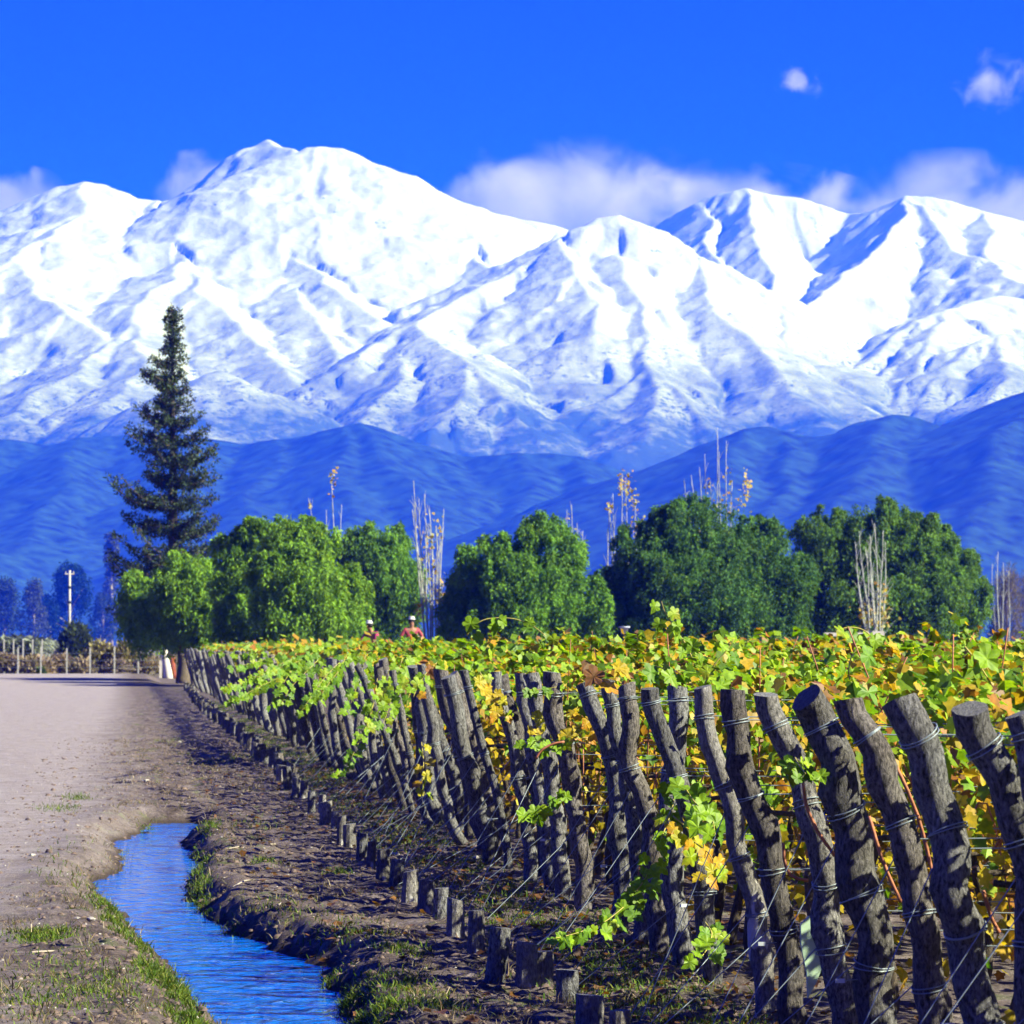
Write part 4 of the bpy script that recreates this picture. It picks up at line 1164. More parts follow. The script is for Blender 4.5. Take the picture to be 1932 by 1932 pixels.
# lush patches on the ditch banks (pixel centre, pixel size, count)
gx, gy = [], []
def patch(x, y, sx, sy, n):
    n = int(n * 2.2)
    px_, py_ = lr.normal(x, sx, n), lr.normal(y, sy, n)
    py_ = np.maximum(py_, 1290)
    P = np.array([G(a, b) for a, b in zip(px_, py_)])
    gx.append(P[:, 0]); gy.append(P[:, 1])
for p in [(195, 1700, 14, 12, 500), (218, 1725, 12, 12, 450), (240, 1745, 10, 8, 250), (265, 1765, 10, 10, 300), (310, 1825, 22, 15, 1100), (330, 1845, 15, 12, 700), (360, 1905, 22, 14, 900),
          (400, 1918, 22, 10, 700), (85, 1772, 32, 5, 450), (290, 1540, 14, 4, 260), (262, 1578, 12, 4, 160), (145, 1505, 14, 3, 120), (110, 1525, 25, 4, 120), (395, 1566, 10, 5, 180), (375, 1660, 10, 8, 250),
          (372, 1640, 8, 8, 120), (385, 1612, 8, 8, 160), (430, 1725, 12, 5, 150), (560, 1790, 25, 4, 150), (650, 1840, 26, 8, 420), (660, 1895, 30, 8, 380), (720, 1900, 30, 8, 300), (820, 1905, 40, 8, 260),
          (400, 1440, 20, 3, 140), (450, 1430, 20, 3, 100), (330, 1400, 25, 3, 100), (640, 1650, 14, 3, 120), (760, 1800, 30, 5, 160), (700, 1770, 30, 4, 100), (500, 1630, 16, 4, 120)]:
    patch(*p)
for p in [(205, 1712, 12, 10, 260), (300, 1835, 24, 14, 500), (380, 1912, 30, 12, 420), (150, 1650, 40, 30, 200), (120, 1850, 60, 25, 260), (60, 1900, 50, 18, 160), (200, 1880, 50, 20, 240)]:
    patch(*p)
for p in [(372, 1600, 10, 12, 160), (380, 1680, 12, 14, 220), (405, 1715, 14, 8, 160), (470, 1765, 24, 8, 220), (600, 1815, 30, 8, 260), (670, 1860, 26, 12, 300), (520, 1720, 40, 10, 120), (620, 1760, 40, 12, 120), (760, 1870, 40, 14, 200), (480, 1560, 40, 10, 100)]:
    patch(*p)
# strip between stumps and posts
n = 36000
Yg = 15 + 115 * lr.random(n) ** 1.7; Xg = lr.normal(2.55, 0.22, n)
m_ = fbm(Xg * 1.3, Yg * 0.5, 3) > -0.12
gx.append(Xg[m_]); gy.append(Yg[m_])
blades(np.concatenate(gx), np.concatenate(gy), 0.02, 0.075, 0.0075, GREENS, 0.5, "grass", "green grass tufts on the ditch banks and along the stump row")
# dry straw and twigs over the verge
n = 42000
Ys = 19 + 75 * lr.random(n) ** 1.6; Xs = lr.uniform(-1.0, 3.0, n)
ok = ~((Xs > ditch_L(Ys) - 0.1) & (Xs < ditch_R(Ys) + 0.1) & (Ys < DEND)) & (lr.random(n) < 0.35 + 0.65 * sstep(-0.6, 0.9, Xs))
blades(Xs[ok], Ys[ok], 0.03, 0.14, 0.006, STRAW, 1.2, "dry_grass", "dry straw and twigs scattered over the brown verge", flat=True)
# tufts of standing dry grass and weeds that throw streaks of shade
nt_ = 420
Yc_ = 19.5 + 58 * lr.random(nt_) ** 1.5; Xc_ = lr.uniform(-0.95, 2.6, nt_)
okt = ~((Xc_ > ditch_L(Yc_) - 0.02) & (Xc_ < ditch_R(Yc_) + 0.02) & (Yc_ < DEND)) & (Xc_ > -0.75 + 0.55 * sstep(30, 42, Yc_))
Xt, Yt_ = np.repeat(Xc_[okt], 26), np.repeat(Yc_[okt], 26)
Xt = Xt + lr.normal(0, 0.055, len(Xt)); Yt_ = Yt_ + lr.normal(0, 0.09, len(Yt_))
blades(Xt, Yt_, 0.03, 0.12, 0.006, STRAW + [(0.10, 0.13, 0.03), (0.13, 0.12, 0.05)], 0.75, "weeds", "tufts of dry standing weeds on the verge and ditch banks")
# fallen leaves
n = 2600
Ys = 15 + 45 * lr.random(n) ** 1.4; Xs = np.abs(lr.normal(0.0, 1.0, n)) * 0.8 + 2.35
half = lr.random(n) < 0.25; Xs[half] = lr.uniform(0.9, 2.4, half.sum())
ok = Ys * 0.2116 + 1 > Xs
Xs, Ys = Xs[ok], Ys[ok]; n = len(Xs)
U, D = frames(n, lr, np.stack([np.zeros(n), np.zeros(n), np.ones(n)], 1), 0.35)
V, Fa = cards(np.stack([Xs, Ys, ground_h(Xs, Ys) + 0.018], 1), U, D, LEAF_S[0], LEAF_S[1], lr.uniform(0.035, 0.075, n), 0.2)
c = np.array([BRN * 0.8, BRN * 1.1, ORG * 0.5, [0.20, 0.12, 0.085]])[lr.integers(0, 4, n)] * lr.uniform(0.7, 1.2, (n, 1))
tag(mobj("fallen_leaves", V, Fa, M['vine_leaf'], None, np.repeat(c, len(LEAF_S[0]), 0)), "dry brown leaves fallen under the vines", kind="stuff")
# gravel
def stone_mesh(seed):
    q = np.random.default_rng(seed)
    ph = np.array([0.25, 0.9, 1.6, 2.3, 2.9]); th = np.linspace(0, 2 * np.pi, 7, endpoint=False)
    P = np.stack([np.sin(ph)[:, None] * np.cos(th)[None], np.sin(ph)[:, None] * np.sin(th)[None], 0.65 * np.cos(ph)[:, None] + 0 * th[None]], -1)
    P *= q.uniform(0.75, 1.15, P.shape[:2])[..., None]
    V = P.reshape(-1, 3)
    i = np.arange(4)[:, None] * 7; j = np.arange(7)[None]; j2 = (j + 1) % 7
    Q = np.stack([i + j, i + 7 + j, i + 7 + j2, i + j2], -1).reshape(-1, 4)
    V = np.vstack([V, [0, 0, 0.6], [0, 0, -0.6]])
    T = np.vstack([np.stack([np.full(7, 35), j[0], j2[0]], -1), np.stack([np.full(7, 36), 28 + j2[0], 28 + j[0]], -1)])
    return V, Q, T
def clod_mesh(seed):
    q = np.random.default_rng(seed)
    th = np.linspace(0, 2 * np.pi, 5, endpoint=False)
    lo = np.stack([np.cos(th), np.sin(th), -0.25 + 0 * th], -1) * q.uniform(0.8, 1.2, (5, 1)); hi = np.stack([0.6 * np.cos(th + 0.5), 0.6 * np.sin(th + 0.5), 0.45 + 0 * th], -1) * q.uniform(0.8, 1.2, (5, 1))
    V = np.vstack([lo, hi, [0, 0, 0.62]]); j = np.arange(5); j2 = (j + 1) % 5
    return V, np.stack([j, j2, 5 + j2, 5 + j], -1), np.stack([np.full(5, 10), 5 + j, 5 + j2], -1)
CM = [clod_mesh(s) for s in range(6)]
mb = MB(); n = 2200
Ys = 20 + 90 * lr.random(n) ** 1.5; Xs = lr.uniform(-2.6, 2.2, n)
ok = ~((Xs > ditch_L(Ys) - 0.15) & (Xs < ditch_R(Ys) + 0.15) & (Ys < DEND + 0.5))
SM = [stone_mesh(s) for s in range(6)]
for x, y in zip(Xs[ok], Ys[ok]):
    Vs, Q, T = CM[random.randrange(6)]
    s = random.uniform(0.005, 0.014)
    a = random.random() * 6; R2 = np.array([[math.cos(a), -math.sin(a), 0], [math.sin(a), math.cos(a), 0], [0, 0, 1]])
    mb.add((Vs * [s * random.uniform(0.8, 1.6), s, s * 0.8]) @ R2.T + [x, y, float(ground_h(x, y)) + s * 0.2], Q, T)
M['clod'] = simple("dry_clod", (0.12, 0.088, 0.078), 0.95, 0.1, 0.5, 25)
mc = MB(); n = 7500
lr = np.random.default_rng(515)
Yc = 19.5 + 62 * lr.random(n) ** 1.7; Xc = lr.uniform(-1.3, 3.1, n)
okc = ~((Xc > ditch_L(Yc) + 0.04) & (Xc < ditch_R(Yc) - 0.04) & (Yc < DEND)) & (lr.random(n) < 0.25 + 0.75 * sstep(-0.7, 0.3, Xc + 0.7 * (1 - sstep(27, 42, Yc))))
Xc, Yc = Xc[okc], Yc[okc]; Zc = ground_h(Xc, Yc)
for x, y, z in zip(Xc, Yc, Zc):
    Vs, Q, T = CM[random.randrange(6)]
    s = random.uniform(0.008, 0.022) * (1.7 if random.random() < 0.06 else 1)
    a = random.random() * 6; R2 = np.array([[math.cos(a), -math.sin(a), 0], [math.sin(a), math.cos(a), 0], [0, 0, 1]])
    mc.add((Vs * [s * random.uniform(0.9, 2.2), s, s * random.uniform(0.6, 1.1)]) @ R2.T + [x, y, z + s * 0.15], Q, T)
tag(mc.build("dirt", M['clod'], None, True), "crumbled brown clods over the verge and ditch banks", kind="stuff")
g = mb.build("gravel", M['stone'])
tag(g, "small pale pebbles strewn over the road and verge", kind="stuff")
for x, y, w, lab in [(338, 1402, 9, "white stone on the verge between road and stumps"), (278, 1462, 8, "pale stone beside the dark track before the ditch"), (276, 1477, 11, "flat white stone just before the ditch head"),
                     (172, 1745, 14, "long white stone on the bank beside the green tufts"), (147, 1744, 12, "pale cracked stone next to the long white one"), (360, 1895, 24, "big tan stone at the water's edge by the grass"),
                     (60, 1618, 12, "half-sunk pale stone in the gravel near the edge of the picture"), (742, 1512, 10, "round pale stone at the foot of the far posts"), (1280, 1640, 10, "grey stone in shade under the posts"),
                     (900, 1632, 18, "pinkish stone lying before the post feet"), (745, 1615, 20, "grey-green stone in the grass strip"), (1330, 1905, 14, "reddish stone lying among dead leaves")]:
    b = G(x, y); s = w * b[1] / F / 2
    Vs, Q, T = SM[int(x) % 6]
    o = mobj("stone", Vs * [s * 1.25, s, s * 0.8], [Q, T], M['stone'])
    o.location = (float(b[0]), float(b[1]), float(ground_h(b[0], b[1])) + s * 0.25)
    tag(o, lab, "stone", "loose stones")

# ------------------------------------------------------------------ trees
def foliage_mesh(name, C, U, D, size, col, m, parent, tpl=None):
    tp, tt = tpl or (np.array([(0, 0), (0.16, 0.45), (0, 1.0), (-0.16, 0.45)]), np.array([[0, 1, 2, 3]]))
    V, Fa = cards(C, U, D, tp, tt, size)
    o = mobj(name, V, Fa, m, parent, np.repeat(col, len(tp), 0))
    if parent is not None: o.matrix_parent_inverse = Matrix.Translation(-parent.location)
    return o

TRI = (np.array([(0.24, 0.12), (0, 1.0), (-0.24, 0.12)]), np.array([[0, 1, 2]]))
def pepper_tree(Y, lobes, base_px, label, seed, hue, nclump=260, strand=23, trunk=True, leaf=0.185):
    """weeping evergreen: lobes = (px x, px y, px rx, px ry, depth offset m)"""
    lr = np.random.default_rng(seed)
    bx = W(base_px, HY, Y)
    root = empty("pepper_tree", (bx[0], Y, 0))
    tag(root, label, "tree", "evergreen trees behind the vineyard")
    extra = []
    for (x, y, rx, ry, dz) in lobes:
        for q in range(5):
            an = lr.uniform(0.1, 0.9) * np.pi
            sc_ = lr.uniform(0.14, 0.30)
            extra.append((x + rx * 1.02 * math.cos(an), y - ry * 1.02 * math.sin(an), rx * sc_, ry * sc_ * 1.25, dz + lr.normal(0, 0.6)))
    nmain = len(lobes)
    lobes = list(lobes) + extra
    tot = sum(l[2] * l[3] for l in lobes)
    Cs, Us, Ds, Cols, Sz = [], [], [], [], []
    lobeC = []
    for (x, y, rx, ry, dz) in lobes:
        c = W(x, y, Y + dz); a = rx * PX(Y); b = ry * PX(Y)
        lobeC.append((c, a, b))
        k = max(5, int(nclump * 1.9 * rx * ry / tot))
        # clump centres over the lobe's shell and a few inside
        v = norm(lr.standard_normal((k, 3)))
        rr = lr.uniform(0.5, 1.12, (k, 1)) ** 0.7
        cc = c + v * rr * np.array([a, a * 0.9, b])
        cr = lr.uniform(0.30, 0.85, k) * (0.11 * (a + b) + 0.22)
        cb = lr.uniform(0.7, 1.25, k)
        for p, q, bri in zip(cc, cr, cb):
            m = int(strand * lr.uniform(0.7, 1.4))
            sv = norm(lr.standard_normal((m, 3)) + [0, 0, 0.35])
            st = p + sv * q * lr.uniform(0.5, 1.0, (m, 1)) * np.array([1, 1, 0.8])
            nl = 6
            t = np.arange(nl) / nl
            L = lr.uniform(0.35, 1.0, m) * (q * 1.2 + 0.55)
            swing = lr.normal(0, 0.12, (m, 1, 3))
            pts = st[:, None] + sv[:, None] * (0.25 * q * np.sin(t * 1.5))[None, :, None] + np.array([0, 0, -1.0]) * (L[:, None] * (t ** 1.3)[None])[..., None] + swing * t[None, :, None]
            pts = pts.reshape(-1, 3) + lr.normal(0, 0.05, (m * nl, 3))
            N_ = len(pts)
            D = norm(np.array([0, 0, -0.8]) + 0.5 * lr.standard_normal((N_, 3)) + 0.35 * np.repeat(sv, nl, 0))
            nr = norm(np.repeat(sv, nl, 0) + 0.7 * lr.standard_normal((N_, 3)))
            U = norm(np.cross(D, nr))
            Cs.append(pts); Us.append(U); Ds.append(D)
            Sz.append(lr.uniform(0.7, 1.35, N_) * leaf)
            tone = lr.random((N_, 1))
            Cols.append((np.asarray(hue)[None] * bri) * (0.75 + 0.5 * tone) + (lr.random((N_, 1)) < 0.08) * np.array([[0.06, 0.05, 0.0]]))
    C = np.vstack(Cs)
    keep = C[:, 2] > 0.5
    foliage_mesh("crown", C[keep], np.vstack(Us)[keep], np.vstack(Ds)[keep], np.concatenate(Sz)[keep], np.clip(np.vstack(Cols)[keep], 0, 1), M['tree_leaf'], root, TRI)
    # trunk and limbs into each lobe
    t = np.linspace(0, 1, 6)
    b0 = np.array([bx[0], Y, -0.1])
    top = np.mean([c for c, a, b in lobeC[:nmain]], 0); top = b0 + (top - b0) * 0.45
    tp_ = b0 + (top - b0) * t[:, None] + 0.12 * np.sin(4 * t + seed)[:, None] * np.array([1, 0, 0])
    tr = child(root, MB().tube(tp_, np.linspace(0.36, 0.22, 6), 9, jitter=0.08, seed=seed), "trunk", M['trunk'])
    for (c, a, b) in lobeC[:nmain]:
        e = c + np.array([0, 0, 0.2 * b])
        pth = top + (e - top) * t[:, None] + (0.3 * np.sin(np.pi * t))[:, None] * np.array([0, 0, 1.0])
        child(root, MB().tube(pth, np.linspace(0.17, 0.04, 6), 6, jitter=0.08, seed=seed), "limb", M['trunk'])
    return root

HG = (0.165, 0.32, 0.030); HG2 = (0.130, 0.285, 0.030); HG3 = (0.074, 0.178, 0.030); HG4 = (0.102, 0.215, 0.030)
pepper_tree(195, [(352, 1112, 58, 62, -2), (285, 1140, 52, 60, 2), (330, 1160, 75, 52, 0), (385, 1165, 38, 45, -2.5), (270, 1175, 40, 40, 3)], 352,
            "low weeping pepper tree around the foot of the tall conifer", 11, HG, 300)
pepper_tree(184, [(500, 1032, 62, 52, 3), (570, 1040, 55, 55, -3), (470, 1100, 70, 60, 3), (560, 1120, 85, 75, -4), (640, 1140, 55, 65, -1), (480, 1170, 70, 50, 0), (440, 1060, 38, 45, 4), (600, 1180, 80, 40, -3)], 540,
            "broad bright green weeping pepper tree next to the conifer", 12, HG, 420)
pepper_tree(230, [(715, 1045, 58, 55, 0), (690, 1110, 50, 60, 1), (660, 1080, 45, 60, 2), (745, 1110, 48, 65, 0), (720, 1165, 70, 45, 1)], 715,
            "green pepper tree behind the two people, before the bare poplar", 13, HG2, 300)
pepper_tree(205, [(1040, 1040, 62, 58, 0), (945, 1075, 75, 62, 0), (1010, 1110, 90, 70, -1), (900, 1130, 60, 60, 1), (1085, 1150, 62, 55, -1), (980, 1170, 100, 45, -1), (870, 1170, 40, 40, 1)], 1000,
            "rounded pepper tree with a leafy knob on top, left of the largest tree", 14, HG2, 430)
pepper_tree(226, [(1320, 1010, 95, 60, 0), (1250, 1060, 90, 75, 0), (1400, 1060, 95, 80, 0), (1330, 1120, 130, 90, -2), (1465, 1120, 70, 85, -1), (1210, 1130, 75, 75, 1), (1165, 1150, 60, 70, 4), (1150, 1190, 60, 40, 4), (1300, 1180, 150, 50, -1), (1480, 1180, 55, 40, 0)], 1330,
            "largest dark green dome-shaped tree in the row", 15, HG3, 760)
pepper_tree(236, [(1560, 1030, 62, 60, 0), (1650, 1010, 75, 58, 0), (1720, 1060, 75, 70, 0), (1600, 1100, 80, 80, 0), (1780, 1110, 60, 70, 0), (1700, 1140, 110, 70, -1), (1810, 1170, 45, 45, 0), (1640, 1180, 120, 45, 0), (1540, 1110, 50, 80, 2), (1545, 1180, 60, 45, 2), (1690, 1050, 95, 75, 1), (1790, 1085, 50, 60, 0), (1740, 1020, 50, 45, 0), (1830, 1140, 35, 50, 0)], 1680,
            "wide dark green tree at the end of the row with feathery tips", 16, HG4, 760)

# tall conifer
def conifer(Y, xc, ytop, label, seed):
    lr = np.random.default_rng(seed)
    b = W(xc - 6, HY, Y)
    root = empty("conifer", (b[0], Y, 0))
    tag(root, label, "tree")
    zt = W(xc, ytop, Y)[2]
    t = np.linspace(0, 1, 14)
    xt = W(xc + 2, HY, Y)[0]
    tp_ = np.stack([b[0] + (xt - b[0]) * t + 0.10 * np.sin(5 * t), Y + 0 * t, -0.1 + (zt + 0.1) * t], -1)
    child(root, MB().tube(tp_, np.linspace(0.42, 0.03, 14), 9, jitter=0.08, seed=seed), "trunk", M['trunk'])
    # whip at the very top
    child(root, MB().tube(np.array([tp_[-1], tp_[-1] + [-0.12, 0, 0.45]]), 0.015, 4), "leader", M['trunk'])
    ys = [585, 610, 632, 655, 690, 718, 745, 790, 845, 860, 890, 930, 950, 990, 1040, 1070, 1125, 1180]
    Lp = [6, 16, 28, 14, 34, 52, 20, 56, 88, 44, 64, 82, 112, 84, 104, 110, 118, 100]
    Rp = [6, 16, 20, 14, 32, 22, 34, 48, 62, 78, 66, 78, 84, 80, 80, 76, 78, 70]
    Cs, Us, Ds, Sz, Cols = [], [], [], [], []
    def tuft(p, r, n, bri):
        v = norm(lr.standard_normal((n, 3)) + [0, 0, 0.25])
        C = p + v * r * lr.uniform(0.2, 1.0, (n, 1))
        D = norm(v + 0.6 * lr.standard_normal((n, 3)) + [0, 0, 0.15])
        U = norm(np.cross(D, lr.standard_normal((n, 3))))
        Cs.append(C); Us.append(U); Ds.append(D); Sz.append(lr.uniform(0.10, 0.24, n))
        base = np.where(lr.random((n, 1)) < 0.08, np.array([[0.075, 0.060, 0.045]]), np.array([[0.034, 0.062, 0.022]]))
        Cols.append(base * bri * lr.uniform(0.7, 1.3, (n, 1)))
    nb = 250
    for i in range(nb):
        f = (i + lr.random()) / nb
        ypx = 588 + (1195 - 588) * f ** 0.92
        tier = 17 + 0.03 * (ypx - 588)
        ypx = 588 + round((ypx - 588) / tier) * tier + lr.normal(0, 3.5)
        z0 = W(xc, ypx, Y)[2]
        a = lr.choice([0, np.pi]) + lr.normal(0, 0.75)
        ext = np.interp(ypx, ys, Lp) if math.cos(a) < 0 else np.interp(ypx, ys, Rp)
        L = ext * PX(Y) * (1.12 if lr.random() < 0.3 else lr.uniform(0.5, 1.0))
        x_at = np.interp(z0, tp_[:, 2], tp_[:, 0])
        d = np.array([math.cos(a), math.sin(a), lr.uniform(-0.18, 0.28)])
        q = np.linspace(0, 1, 6)
        pth = np.array([x_at, Y, z0]) + d * (L * q)[:, None] + np.array([0, 0, 1]) * (-0.14 * L * np.sin(np.pi * q) + 0.15 * L * q ** 2)[:, None]
        if L > 0.5:
            child(root, MB().tube(pth, np.linspace(0.05, 0.015, 6), 5), "branch", M['trunk'])
        nt = max(2, int(L / 0.20))
        for s in np.linspace(0.18, 1.0, nt):
            p = np.array([np.interp(s, q, pth[:, k]) for k in range(3)])
            side = np.array([-math.sin(a), math.cos(a), 0]) * lr.normal(0, 0.20 * L * (1 - 0.5 * s)) + [0, 0, lr.normal(0.03, 0.07)]
            tuft(p + side, lr.uniform(0.13, 0.30) * (0.55 + 0.45 * min(1, L)), int(lr.uniform(20, 36)), lr.uniform(0.65, 1.4))
    # leafy sheath on the stem
    for z in np.arange(4.5, zt + 0.1, 0.10):
        x_at = np.interp(z, tp_[:, 2], tp_[:, 0])
        tuft(np.array([x_at, Y, z]) + lr.normal(0, 0.10 + 0.03 * (zt - z) ** 0.6, 3) * [1, 1, 0], 0.22 + 0.02 * (zt - z), 32, lr.uniform(0.7, 1.3))
    foliage_mesh("crown", np.vstack(Cs), np.vstack(Us), np.vstack(Ds), np.concatenate(Sz), np.clip(np.vstack(Cols), 0, 1), M['needle'], root, TRI)
    return root
conifer(227, 326, 585, "tall dark conifer with ragged branches rising against the snow", 21)

# white-painted trunk and posts by the road end
Yt = G(316, 1280)[1]
b = G(316, 1280)
o = empty("painted_trunk", (b[0], b[1], 0))
tag(o, "whitewashed leaning trunk at the far end of the stump line", "trunk")
P = np.array([W(x, y, Yt) for x, y in [(309, 1222), (311, 1240), (315, 1262), (318, 1284)]])
child(o, MB().tube(lerp_path(P, 10), np.linspace(0.16, 0.26, 10), 12, jitter=0.05, seed=5), "stem", M['white_paint'])
M['red_bark'] = simple("red_bark", (0.22, 0.06, 0.03), 0.85, 0.2, 0.3, 6)
P2 = np.array([W(x, y, Yt) for x, y in [(324, 1240), (325, 1262), (326, 1283)]]) + [0.05, 0.25, 0]
child(o, MB().tube(P2, np.linspace(0.12, 0.16, 3), 9), "side_stem", M['red_bark'])
def round_post(x, ybase, ytop, w, Y, label, m='concrete', name="fence_post", group="concrete fence posts by the road end", wires=None):
    b = W(x, ybase, Y); t = W(x, ytop, Y)
    o = empty(name, (b[0], Y, 0)); tag(o, label, "post", group)
    mb = MB(); h = t[2]
    mb.box((b[0], Y, h / 2 - 0.1), (w, w, h + 0.2)); child(o, mb, "shaft", M[m], False)
    mb = MB(); mb.box((b[0], Y, h + 0.02), (w * 0.7, w * 0.7, 0.04)); child(o, mb, "cap", M[m], False)
    return o
Yf = 240
labs = ["pale fence post nearest the picture's left edge", "short white fence post over a green weed", "thin grey fence post in front of the green shrub", "white fence post with a bright foot before brown scrub",
        "tall pale fence post before the yellow bush", "dark-topped fence post in front of the woodpile"]
posts6 = []
for (x, yt), lb in zip([(34, 1222), (77, 1222), (126, 1224), (170, 1223), (216, 1221), (261, 1218)], labs):
    posts6.append(round_post(x, 1275, yt, 0.085, Yf, lb))
round_post(303, 1280, 1248, 0.15, 226, "stubby whitewashed post beside the leaning trunk", 'white_paint', "stub_post", None)
# wire strands of that fence
fw = empty("wire_fence", (W(0, HY, Yf)[0], Yf, 0)); tag(fw, "thin wires strung between the pale concrete fence posts", "fence")
for z in (0.5, 0.9, 1.3):
    child(fw, MB().tube(wire_path([W(-40, HY, Yf)[0], Yf - 0.07, z], [W(300, HY, Yf)[0], Yf - 0.07, z], 0.02, 6), 0.006, 4), "wire_strand", M['wire'])

# scrub behind that fence
def shrub(name, x0, x1, ytop, Y, hue, n, label, seed, cat="shrub", size=0.30, group=None, depth=1.0, tuftness=0.5):
    lr = np.random.default_rng(seed)
    a, b = W(x0, HY, Y)[0], W(x1, HY, Y)[0]; h = W((x0 + x1) / 2, ytop, Y)[2]
    c = (a + b) / 2
    root = empty(name, (c, Y, 0)); tag(root, label, cat, group)
    v = norm(lr.standard_normal((n, 3))); v[:, 2] = np.abs(v[:, 2])
    k = lr.integers(0, 12, n); kc = norm(np.random.default_rng(seed + 1).standard_normal((12, 3))); kc[:, 2] = np.abs(kc[:, 2])
    v = norm(v + tuftness * kc[k])
    rr = lr.uniform(0.55, 1.0, (n, 1)) ** 0.5
    C = np.array([c, Y, 0]) + v * rr * np.array([(b - a) / 2, depth * min((b - a) / 2, h), h]) * (0.88 + 0.2 * kc[k][:, :1])
    D = norm(v + 0.6 * lr.standard_normal((n, 3)) + [0, 0, 0.4]); U = norm(np.cross(D, lr.standard_normal((n, 3))))
    col = np.asarray(hue) * lr.uniform(0.55, 1.35, (n, 1)) * (0.8 + 0.4 * np.random.default_rng(seed + 2).random((12, 1)))[k]
    foliage_mesh("foliage", C, U, D, lr.uniform(0.5, 1.3, n) * size, col, M['tree_leaf'], root, (np.array([(0, 0), (0.25, 0.45), (0, 1.0), (-0.25, 0.45)]), np.array([[0, 1, 2, 3]])))
    for q in range(5):
        an = q * 1.3
        e = np.array([c, Y, 0]) + np.array([math.cos(an) * (b - a) / 4, math.sin(an) * 0.3, h * 0.6])
        child(root, MB().tube(np.array([[c, Y, -0.05], (e + [c, Y, 0]) / 2 * [1, 1, 1.1], e]), np.array([0.04, 0.03, 0.01]) * max(1, h / 2), 5), "stem", M['grey_twig'])
    return root
BR = (0.23, 0.18, 0.15); BR2 = (0.28, 0.225, 0.18); YO = (0.25, 0.22, 0.11); OL = (0.09, 0.10, 0.05)
GB = "scrub behind the concrete fence"
shrub("scrub_bush", -40, 60, 1236, 245, BR, 2600, "reddish brown scrub bush at the far left fence corner", 101, "bush", 0.28, GB)
shrub("scrub_bush", 20, 105, 1240, 244, BR2, 2400, "rusty scrub bush between the first pale fence posts", 102, "bush", 0.28, GB)
shrub("scrub_bush", 78, 150, 1238, 246, BR, 2200, "brown scrub bush behind the thin grey fence post", 103, "bush", 0.28, GB)
shrub("scrub_bush", 120, 185, 1244, 244, BR2, 2000, "low russet bush in front of the yellow ones", 104, "bush", 0.26, GB)
shrub("scrub_bush", 150, 225, 1214, 254, YO, 2600, "yellowish bush taller than the brown scrub", 105, "bush", 0.30, GB)
shrub("scrub_bush", 205, 262, 1212, 253, YO, 2400, "golden brown bush beside the conifer's foot", 106, "bush", 0.30, GB)
shrub("scrub_bush", 190, 250, 1248, 244, BR, 1800, "dark brown bush around the woodpile", 107, "bush", 0.26, GB)
shrub("scrub_bush", 245, 310, 1238, 247, BR2, 2000, "russet bush behind the stubby whitewashed post", 108, "bush", 0.28, GB)
shrub("scrub_bush", 320, 365, 1240, 245, OL, 1500, "dull green bush behind the whitewashed trunk", 109, "bush", 0.28, GB)
shrub("scrub_bush", 70, 84, 1260, 241.5, (0.07, 0.12, 0.02), 500, "small green weed at the short fence post", 110, "bush", 0.2, GB)
shrub("green_shrub", 104, 180, 1174, 330, (0.06, 0.085, 0.035), 5200, "round grey-green shrub standing before the hazy trees", 111, "shrub", 0.35, None)
# woodpile
wp = empty("woodpile", (W(232, HY, 242.5)[0], 242.5, 0)); tag(wp, "heap of dark cut branches behind the fence", "woodpile")
for q in range(9):
    lr = np.random.default_rng(1200 + q)
    cx = W(lr.uniform(212, 252), HY, 242.5)[0]; z = 0.06 + 0.055 * q
    L = lr.uniform(0.35, 0.7); an = lr.normal(0, 0.25)
    child(wp, MB().tube(np.array([[cx - L, 242.5 + lr.normal(0, 0.1), z], [cx, 242.5, z + 0.04], [cx + L, 242.5, z + an * 0.3]]), 0.055, 6), "log", M['trunk'])

# netted vineyard far left
net = leaf_material("net", 0.25, 0.8, 0.1, 1.0)
lr = np.random.default_rng(31)
root = empty("netted_vines", (W(40, HY, 290)[0], 290, 0)); tag(root, "grey-green vine block under bird netting beyond the road", "vineyard")
n = 14000
Yn = lr.uniform(262, 330, n); xl_ = W(-80, HY, 300)[0]; xr_ = np.interp(Yn, [262, 330], [W(70, HY, 262)[0], W(106, HY, 330)[0]])
Xn = xl_ + (xr_ - xl_) * lr.random(n); Zn = 2.15 - np.abs(lr.normal(0, 0.35, n)) + 0.07 * np.sin(Yn * 2.0 + Xn)
front = lr.random(n) < 0.35; Yn[front] = 262 + np.abs(lr.normal(0, 0.4, front.sum())); Zn[front] = lr.uniform(0.3, 2.1, front.sum())
D = norm(np.array([0.3, 0, -0.6]) + 0.5 * lr.standard_normal((n, 3))); U = norm(np.cross(D, lr.standard_normal((n, 3))))
foliage_mesh("netting", np.stack([Xn, Yn, Zn], 1), U, D, lr.uniform(0.25, 0.65, n), np.array([0.17, 0.20, 0.17]) * lr.uniform(0.5, 1.5, (n, 1)), net, root)
for k in range(6):
    px_ = W(-10 + 18 * k, HY, 262)[0]
    mb = MB(); mb.box((px_, 261.6, 1.05), (0.09, 0.09, 2.1)); child(root, mb, "stake", M['concrete'], False)

